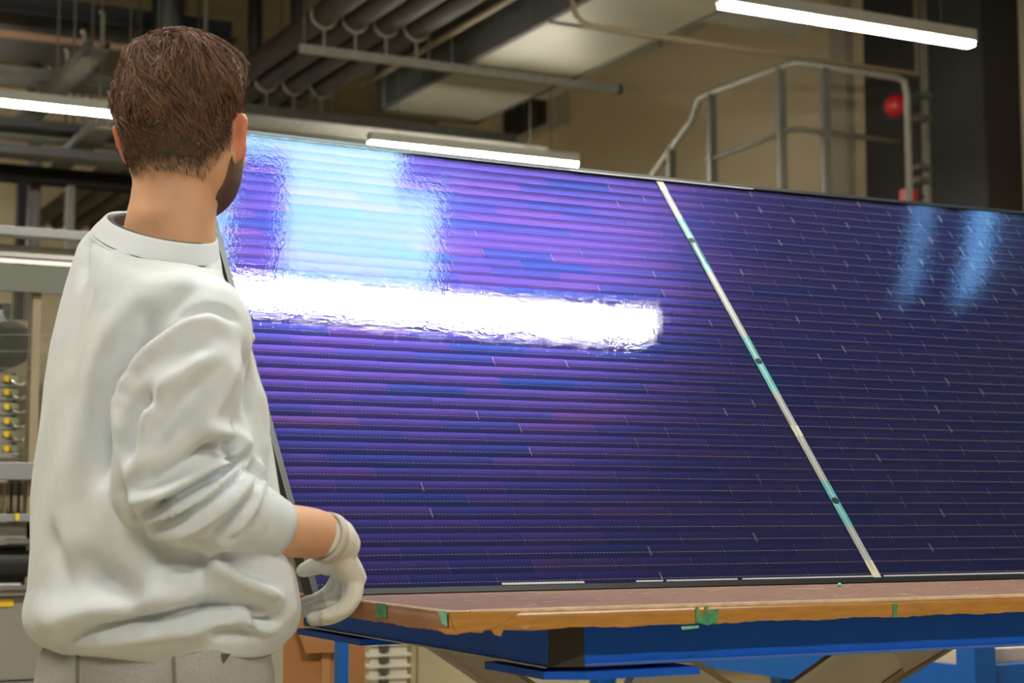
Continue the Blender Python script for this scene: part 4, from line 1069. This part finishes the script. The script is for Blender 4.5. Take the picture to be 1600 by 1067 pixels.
def strands(name, roots, m, parent, wid=.0007):
    """roots: list of polylines (each 4 points, tapering)"""
    vv, ff = [], []
    for P_ in roots:
        P_ = np.array(P_); t = P_[-1] - P_[0]; sd = np.cross(t, rng.normal(size=3)); sd /= np.linalg.norm(sd) + 1e-9
        o0 = len(vv); k = len(P_)
        for i, p_ in enumerate(P_):
            w_ = wid * (1 - .75 * i / (k - 1)); vv += [p_ - sd * w_, p_ + sd * w_]
        for i in range(k - 1): ff.append((o0 + 2*i, o0 + 2*i+1, o0 + 2*i+3, o0 + 2*i+2))
    o = MB().add(vv, ff).build(name, m, parent, smooth=True); o['kind'] = 'stuff'; return o
def scalp(q, z_, e):
    w_ = np.interp(z_, Sx[:, 0], Sx[:, 1]); fr_ = np.interp(z_, Sx[:, 0], Sx[:, 2]); bk = np.interp(z_, Sx[:, 0], Sx[:, 3])
    c_, s_ = math.cos(q), math.sin(q); c2 = math.copysign(abs(c_) ** (2/2.3), c_); s2 = math.copysign(abs(s_) ** (2/2.3), s_)
    return hp(c2 * (w_ + e), s2 * ((fr_ if s_ > 0 else bk) + e), z_ + e * .9 * max(0, (z_ - .06) / .07))
def top_point(a, r_):   # crown patch, polar
    return None
roots = []
for i in range(11000):
    q = rng.uniform(0, 2 * math.pi); hl = hairline(q)
    t = rng.uniform(0, 1) ** .8; z_ = hl + (.127 - hl) * t
    ln = (.006 + .030 * min(1, max(0, (z_ - hl - .02) / .07))) * rng.uniform(.7, 1.15)
    clump = math.sin(5 * q + 55 * z_) + .7 * math.sin(11 * q - 38 * z_ + 2)
    e0 = hair_thick(z_, q)
    dq = (.10 + .22 * clump * .5 + rng.normal(0, .10)) * (ln / .03); dz = -ln * (.72 + .18 * clump + rng.normal(0, .15))
    lift = .0015 + .004 * t + .004 * max(0, clump) * t + abs(rng.normal(0, .0015))
    P_ = []
    for k in range(4):
        s_ = k / 3; zz = max(z_ + dz * s_, hl - .008)
        if zz > .127: zz = .127
        P_.append(scalp(q + dq * s_, zz, e0 * (1 - s_) + hair_thick(zz, q + dq * s_) * s_ - .001 + lift * math.sin(s_ * 2.2) * .8))
    roots.append(P_)
# crown tuft strands lying over the top
for i in range(2600):
    a = rng.uniform(0, 2 * math.pi); r0 = .062 * math.sqrt(rng.uniform(0, 1)); x0 = r0 * math.cos(a); y0 = r0 * 1.15 * math.sin(a)
    def topz(x_, y_): return .1445 - 5.2 * x_ * x_ - 3.6 * y_ * y_
    dirx = rng.normal(.35, .5) + 3 * x0; diry = rng.normal(.5, .5) + 2 * y0; L_ = rng.uniform(.018, .034); nrm = math.hypot(dirx, diry) + 1e-6
    up_ = rng.uniform(.002, .009); P_ = []
    for k in range(4):
        s_ = k / 3; x_ = x0 + dirx / nrm * L_ * s_; y_ = y0 + diry / nrm * L_ * s_; P_.append(hp(x_, y_, topz(x_, y_) + up_ * math.sin(s_ * 2.4)))
    roots.append(P_)
strands('hair_strands', roots, M['hair2'], hair)
# fade stubble on the nape
roots = []
for i in range(2600):
    q = rng.uniform(math.pi * 1.02, math.pi * 1.98); hl = hairline(q); z_ = hl + rng.uniform(-.026, .02) - .004 * rng.random()
    p0 = scalp(q, z_, .0004); p1 = scalp(q + rng.normal(0, .01), z_ - .005, .0022)
    if z_ < hl and rng.random() < (hl - z_) / .026: continue
    roots.append([p0, (p0 + p1) / 2, p1])
strands('nape_stubble', roots, M['hair'], hair, .00035)
# beard: patch over jaw and cheeks
v = []; f_ = []; NB, MBz = 60, 16
for j in range(NB + 1):
    q = math.pi * (-.03 + 1.06 * j / NB)
    for i in range(MBz + 1):
        t = i / MBz; top = -.022 - .022 * max(0, math.sin(q)) ** 3 if abs(math.cos(q)) < .93 else -.006
        if abs(math.cos(q)) >= .80: top = -.012 + .02 * (abs(math.cos(q)) - .8) / .2
        z_ = top + (-.0968 - top) * t; w_ = np.interp(z_, Sx[:, 0], Sx[:, 1]); fr_ = np.interp(z_, Sx[:, 0], Sx[:, 2]); bk = np.interp(z_, Sx[:, 0], Sx[:, 3])
        e = .0022 + .0042 * math.sin(math.pi * min(1, t * 1.1)) * max(0, math.sin(q)) ** .5
        if i == 0 or j in (0, NB): e = -.004
        c_, s_ = math.cos(q), math.sin(q); c2 = math.copysign(abs(c_) ** (2/2.3), c_); s2 = math.copysign(abs(s_) ** (2/2.3), s_)
        v.append(hp(c2 * (w_ + e), s2 * ((fr_ if s_ > 0 else bk) + e), z_ - .004 * t))
for j in range(NB):
    for i in range(MBz): f_.append((j*(MBz+1)+i, j*(MBz+1)+i+1, (j+1)*(MBz+1)+i+1, (j+1)*(MBz+1)+i))
MB().add(v, f_).build('beard', M['beard'], PERSON, smooth=True)

# ---------------------------------------------------------------- sweatshirt
sw = MB()
sw.loft([body_ring(*a_) for a_ in TOR] + [body_ring(998, 62, 442, .182), body_ring(1012, 78, 428, .176), body_ring(1018, 84, 423, .172)])
SL = [pt(322, 492, 2.225), pt(318, 520, 2.19), pt(296, 590, 2.155), pt(272, 660, 2.13), pt(254, 722, 2.12), pt(262, 772, 2.12), pt(304, 790, 2.145), pt(350, 799, 2.175), pt(386, 809, 2.205), pt(407, 817, 2.22)]
path_tube(sw, SL, (.054, .064, .069, .066, .062, .058, .058, .056, .048, .0375), 26)
path_tube(sw, LA[:4], (.062, .066, .062, .05), 18)
sweat = remesh(sw, .005, 5)
bvh = BVHTree.FromPolygons([tuple(p_) for p_ in coords(sweat)], [tuple(p_.vertices) for p_ in sweat.polygons])
def cast(x, y):
    r = ray(x, y); r = r / np.linalg.norm(r)
    h = bvh.ray_cast(Vector(EYEP), Vector(r))
    return None if h[0] is None else np.array(h[0])
FOLDS = [
    ([(284, 500), (250, 524), (216, 554), (191, 594), (175, 640), (165, 690), (162, 745)], -.011, .012),
    # outline of the sleeve where it lies on the back
    ([(180, 730), (186, 770), (202, 810), (232, 850), (262, 868), (310, 874), (360, 874), (404, 873)], -.010, .009),
    # collar seam
    ([(140, 372), (156, 380), (180, 391), (215, 398), (260, 402), (300, 408), (334, 417)], -.004, .006),
    # armhole seam
    ([(283, 497), (305, 485), (328, 480), (350, 486), (372, 498)], -.006, .007),
    ([(290, 512), (330, 500), (360, 512)], .003, .012),
    # long ridge down the back of the sleeve
    ([(318, 497), (287, 512), (257, 534), (232, 556), (212, 580), (198, 614), (188, 650), (182, 680)], .010, .015),
    ([(222, 560), (195, 590), (176, 630), (170, 680)], -.008, .014),
    ([(240, 610), (216, 632), (203, 656), (193, 690), (190, 715)], -.022, .0125),
    ([(345, 552), (318, 568), (282, 590), (252, 606), (232, 622), (220, 650), (216, 680)], .008, .012),
    ([(326, 585), (300, 612), (272, 645), (248, 672), (230, 690)], -.010, .022),
    ([(372, 560), (352, 600), (330, 640), (312, 668)], .006, .014),
    ([(310, 672), (340, 676), (366, 682), (384, 690)], .011, .011),
    ([(384, 694), (350, 712), (318, 728), (284, 752), (254, 768), (222, 778), (204, 786)], .015, .011),
    ([(366, 686), (330, 706), (296, 730), (262, 748), (228, 760), (205, 762)], -.013, .014),
    ([(380, 716), (350, 734), (320, 752), (286, 774), (252, 792), (226, 806)], -.014, .006),
    ([(392, 716), (366, 740), (334, 766), (298, 788), (262, 806), (238, 818)], .010, .0065),
    ([(386, 736), (352, 760), (318, 786), (284, 806), (252, 822)], -.010, .0055),
    ([(404, 734), (376, 768), (346, 792), (306, 818), (268, 834), (244, 842)], .009, .008),
    ([(396, 768), (372, 798), (346, 826), (324, 848)], -.010, .006),
    ([(408, 756), (392, 790), (370, 826), (352, 854)], .007, .008),
    ([(398, 812), (378, 828), (354, 842)], -.007, .005),
    ([(392, 724), (397, 742), (399, 762)], -.008, .005),
    ([(402, 722), (408, 742), (412, 764)], .006, .006),
    ([(236, 828), (262, 818), (290, 808)], -.009, .006),
    ([(214, 808), (240, 800), (262, 790)], -.009, .006),
    ([(256, 850), (290, 846), (330, 856)], -.006, .008),
    # valley between arm and back, long soft drapes down the back
    ([(262, 450), (236, 490), (206, 530), (182, 572), (166, 620), (158, 680), (156, 760)], -.009, .022),
    ([(210, 470), (176, 520), (150, 580), (136, 650), (132, 740)], .006, .026),
    ([(300, 420), (270, 445), (240, 480)], .005, .022),
    ([(150, 430), (124, 480), (108, 560), (102, 660)], -.004, .028),
    ([(135, 372), (128, 410), (130, 440)], -.006, .014),
    ([(190, 390), (160, 430), (150, 460)], .004, .016),
    ([(100, 700), (98, 800), (112, 880)], .004, .03),
    ([(172, 740), (180, 820), (205, 880), (235, 925)], .007, .028),
    ([(122, 880), (150, 900), (182, 916), (210, 938), (228, 956)], -.013, .018),
    ([(78, 830), (92, 888), (112, 930)], -.006, .02),
    # blouson bulge and the fold above the hem band
    ([(62, 958), (100, 972), (150, 962), (210, 950), (270, 940), (320, 930)], .014, .022),
    ([(96, 1004), (122, 992), (150, 982), (190, 975), (232, 969), (276, 958), (319, 949), (356, 945), (394, 944)], -.022, .010),
    ([(118, 1008), (160, 996), (220, 988), (290, 980), (360, 978)], .010, .014),
    ([(312, 862), (324, 890), (328, 920), (328, 946)], -.008, .006),
    ([(316, 866), (340, 886), (368, 906), (400, 922), (424, 936), (428, 954)], .016, .013),
    ([(338, 866), (364, 886), (392, 902), (414, 906)], -.008, .010),
    ([(394, 946), (410, 950), (424, 946)], -.010, .008),
    ([(392, 966), (406, 972), (422, 970), (436, 962)], -.014, .007),
    ([(384, 956), (386, 972), (402, 984), (430, 984)], .010, .008),
    ([(440, 880), (444, 920), (450, 950), (458, 968)], .008, .016),
    ([(318, 984), (350, 990), (390, 988), (424, 990)], -.009, .008),
    ([(404, 600), (412, 660), (414, 720)], .004, .012),
    ([(384, 540), (392, 600), (390, 660)], -.006, .012),
]
c = coords(sweat); nn = normals(sweat); disp = np.zeros(len(c))
for pts_, amp, wd in FOLDS:
    dense = []
    for (a, b) in zip(pts_[:-1], pts_[1:]):
        k = max(2, int(math.hypot(b[0]-a[0], b[1]-a[1]) / 5))
        for i in range(k): dense.append((a[0] + (b[0]-a[0]) * i / k, a[1] + (b[1]-a[1]) * i / k))
    dense.append(pts_[-1]); n = len(dense); dmin = np.zeros(len(c))
    for i, q in enumerate(dense):
        h = cast(*q)
        if h is None: continue
        s_ = i / max(1, n - 1); taper = min(1, .25 + 4 * min(s_, 1 - s_))
        d2 = ((c - h) ** 2).sum(1); near = d2 < (3.2 * wd) ** 2
        dmin[near] = np.maximum(dmin[near], taper * np.exp(-d2[near] / (wd * wd)))
    disp += amp * 1.8 * dmin
c = c + nn * disp[:, None]
setco(sweat, c); relax(sweat, 1, .4)
# fine cloth waviness
c = coords(sweat); nn = normals(sweat)
c += nn * (.0011 * (np.sin(c @ np.array([31, 17, 23]) + 1.3 * np.sin(c @ np.array([9, 21, 13]))) + .6 * np.sin(c @ np.array([-23, 41, 29]))))[:, None]
setco(sweat, c)
SWEAT = place(sweat, 'sweatshirt', M['sweat'])
def child_of(o, par):
    o.parent = par; o.matrix_parent_inverse = Matrix()
    return o
# ribbed collar: two edges of a band around the neck, near side low, far side high
def sheared(py, xl, xr, hw, off=0.0): return [p_ + UP * off for p_ in body_ring(py, xl, xr, hw, .24, n=48, ex=2.1)]
cb = MB(); cb.loft([sheared(381, 142, 346, .100), sheared(376, 146, 345, .098), sheared(367, 155, 343, .088), sheared(358, 163, 341, .080), sheared(355, 166, 339, .077), sheared(357, 170, 336, .073), sheared(372, 166, 338, .072)], cap=False)
child_of(cb.build('collar', M['rib'], PERSON, smooth=True), SWEAT)
cb = MB(); cb.loft([sheared(387, 138, 347, .1065), sheared(385, 139, 347.5, .107), sheared(383, 141, 347, .1045)], cap=False)
child_of(cb.build('collar_seam', M['rib'], PERSON, smooth=True), SWEAT)
# inner t-shirt neckline seen inside the collar at the left
tn = MB(); tn.loft([sheared(360, 173, 334, .070), sheared(356, 177, 332, .068), sheared(360, 181, 330, .064), sheared(373, 181, 330, .064)], cap=False)
tn.build('undershirt', M['inner'], PERSON, smooth=True)
# cuff band
ct = []
for (x_, y_, d_, r_) in ((372, 803, 2.192, .038), (386, 808, 2.203, .0462), (396, 812, 2.212, .0468), (408, 817, 2.222, .0445), (420, 822, 2.232, .0418), (430, 826, 2.241, .0400), (429, 825.8, 2.240, .036)): ct.append((pt(x_, y_, d_), r_))
cu = MB(); cu.tube([p_ for p_, _ in ct], [r_ for _, r_ in ct], 28, cap=False)
o = cu.build('cuff', M['rib'], PERSON, smooth=True); o.parent = SWEAT; o.matrix_parent_inverse = Matrix()

# ---------------------------------------------------------------- trousers and shoes
tr_ = MB()
tr_.loft([body_ring(py, xl, xr, hw) for (py, xl, xr, hw) in ((985, 86, 404, .165), (1010, 70, 418, .172), (1030, 62, 421, .176), (1067, 60, 421, .178), (1110, 62, 418, .178), (1150, 66, 414, .174))])
for lp in legs: path_tube(tr_, [p_ for p_ in lp], (.098, .096, .078, .066, .056), 22)
tme = remesh(tr_, .008, 4)
c = coords(tme); nn = normals(tme)
c += nn * (.0025 * np.sin(c[:, 2] * 46 + 3 * np.sin(c[:, 0] * 14) + 2 * np.sin(c[:, 1] * 17)))[:, None]; setco(tme, c)
TRO = place(tme, 'trousers', M['trousers'])
bv2 = BVHTree.FromPolygons([tuple(p_) for p_ in coords(tme)], [tuple(p_.vertices) for p_ in tme.polygons])
def cast2(x, y, off=.0015):
    r = ray(x, y); r = r / np.linalg.norm(r); h = bv2.ray_cast(Vector(EYEP), Vector(r)); return np.array(h[0]) - r * off if h[0] is not None else None
M['seam'] = mat('trouser_seam', (.20, .20, .19), .9)
for sx in (121, 270):
    P_ = [cast2(sx + (2 if sx > 200 else 0) * k * .2, 1004 + 8 * k) for k in range(16)]
    P_ = [p_ for p_ in P_ if p_ is not None]
    if len(P_) > 2:
        o = MB().tube(P_, .0022, 6).build('seam', M['seam'], PERSON, smooth=True); o.parent = TRO; o.matrix_parent_inverse = Matrix()
P_ = [cast2(x_, y_, .002) for (x_, y_) in ((345, 1021), (361, 1021), (349, 1037))]
if all(p_ is not None for p_ in P_):
    o = MB().add(P_, [(0, 1, 2)]).build('pocket_opening', M['inner'], PERSON); o.parent = TRO; o.matrix_parent_inverse = Matrix()
for lp in legs:
    a = lp[-1]; sh = MB()
    path_tube(sh, [np.array([a[0] - .05, a[1], .055]), np.array([a[0] + .03, a[1], .055]), np.array([a[0] + .12, a[1], .046]), np.array([a[0] + .185, a[1], .038])], (.05, .051, .046, .034), 18)
    path_tube(sh, [a + UP * .03, a - UP * .03], (.05, .052), 16)
    sme = remesh(sh, .006, 3); c = coords(sme); c[:, 2] = np.maximum(c[:, 2], .002); setco(sme, c)
    so_ = place(sme, 'shoe', M['shoe'])

# ---------------------------------------------------------------- gloves
def glove(W, hand, name):
    g = MB()
    for P_, R_ in hand: path_tube(g, P_, R_, 14, 4)
    me = remesh(g, .0026, 3)
    return place(me, name, [M['glove'], M['glove_pad']])
HD = .076
def hpnt(x, y, d): return pt(x, y, d + HD)
wr = hpnt(509, 838, 2.238)
mcp = {'little': (556, 903, 2.275), 'ring': (552, 902, 2.295), 'middle': (545, 899, 2.317), 'index': (535, 895, 2.338)}
fing = {'little': [(556, 903, 2.275), (551, 936, 2.262), (531, 955, 2.258), (508, 962, 2.258)],
        'ring': [(552, 902, 2.295), (545, 943, 2.288), (518, 962, 2.285), (489, 967, 2.282)],
        'middle': [(545, 899, 2.317), (530, 934, 2.312), (502, 947, 2.308), (475, 954, 2.304)],
        'index': [(535, 895, 2.338), (518, 924, 2.335), (497, 938, 2.332), (476, 944, 2.328)]}
hand = []
for k in fing:
    base = hpnt(*mcp[k]); w0 = wr + (base - wr) * .12
    hand.append(([w0, wr + (base - wr) * .45, wr + (base - wr) * .8, base], (.023, .021, .018, .0155)))
    r0 = .0118 if k != 'little' else .0108
    hand.append(([base] + [hpnt(*q) for q in fing[k][1:]], (r0 * 1.18, r0 * 1.08, r0, r0 * .86)))
hand.append(([hpnt(515, 842, 2.262), hpnt(519, 866, 2.292), hpnt(512, 880, 2.312)], (.022, .023, .018)))
hand.append(([hpnt(515, 866, 2.298), hpnt(503, 880, 2.322), hpnt(488, 886, 2.332), hpnt(474, 891, 2.336)], (.017, .0145, .0125, .0105)))
hand.append(([hpnt(515, 841, 2.240), hpnt(522, 845, 2.248), hpnt(530, 851, 2.256)], (.0325, .033, .030)))
GL = glove(wr, hand, 'glove')
gme = GL.data
pc = np.empty(len(gme.polygons) * 3); gme.polygons.foreach_get('center', pc); pc = pc.reshape(-1, 3)
mi = np.zeros(len(pc), int)
for k in ('middle', 'index', 'ring'):
    a, b = hpnt(*fing[k][2]), hpnt(*fing[k][3])
    w_ = (np.linalg.norm(pc - b, axis=1) < .016) if k == 'ring' else ((np.linalg.norm(pc - (a * .5 + b * .5), axis=1) < .022))
    mi[w_] = 1
gme.polygons.foreach_set('material_index', mi)
# knitted hem of the glove round the wrist
ax = (hpnt(522, 843, 2.25) - hpnt(496, 834, 2.222)); ax /= np.linalg.norm(ax)
c0 = hpnt(511, 840, 2.237)
e1 = np.cross(ax, UP); e1 /= np.linalg.norm(e1); e2 = np.cross(e1, ax)
hm = MB()
def hemring(off, r_): return [c0 + ax * off + (e1 * math.cos(q) + e2 * math.sin(q)) * r_ for q in np.linspace(0, 2 * math.pi, 30, endpoint=False)]
hm.loft([hemring(-.008, .031), hemring(-.008, .0338), hemring(-.002, .0346), hemring(.005, .0346), hemring(.007, .032)], cap=False)
o = hm.build('glove_hem', M['glove_hem'], PERSON, smooth=True); o.parent = GL; o.matrix_parent_inverse = Matrix()
# left glove holding the panel's end rail
lw = LH - np.array([.06, .05, 0]); lh = []
lh.append(([lw, lw + np.array([.02, .02, .0]), LH - np.array([.022, .0, .0])], (.032, .033, .028)))
for i in range(4):
    b0 = LH + PW * (.033 - .021 * i) - XA * .018 - PN * .0; k = (.9, 1, .95, .78)[i]
    lh.append(([b0 - XA * .006 - PN * .02, b0 - PN * .05 * k, b0 - PN * .06 * k + XA * .018, b0 - PN * .058 * k + XA * .034], (.014, .012, .0108, .0095)))
    lh.append(([lw + np.array([.02, .02, 0]), b0 - XA * .006 - PN * .02], (.024, .015)))
lh.append(([LH - XA * .03 + PW * .02, LH - XA * .014 + PN * .022 + PW * .03, LH + XA * .010 + PN * .026 + PW * .034], (.018, .0135, .011)))
glove(lw, lh, 'glove')
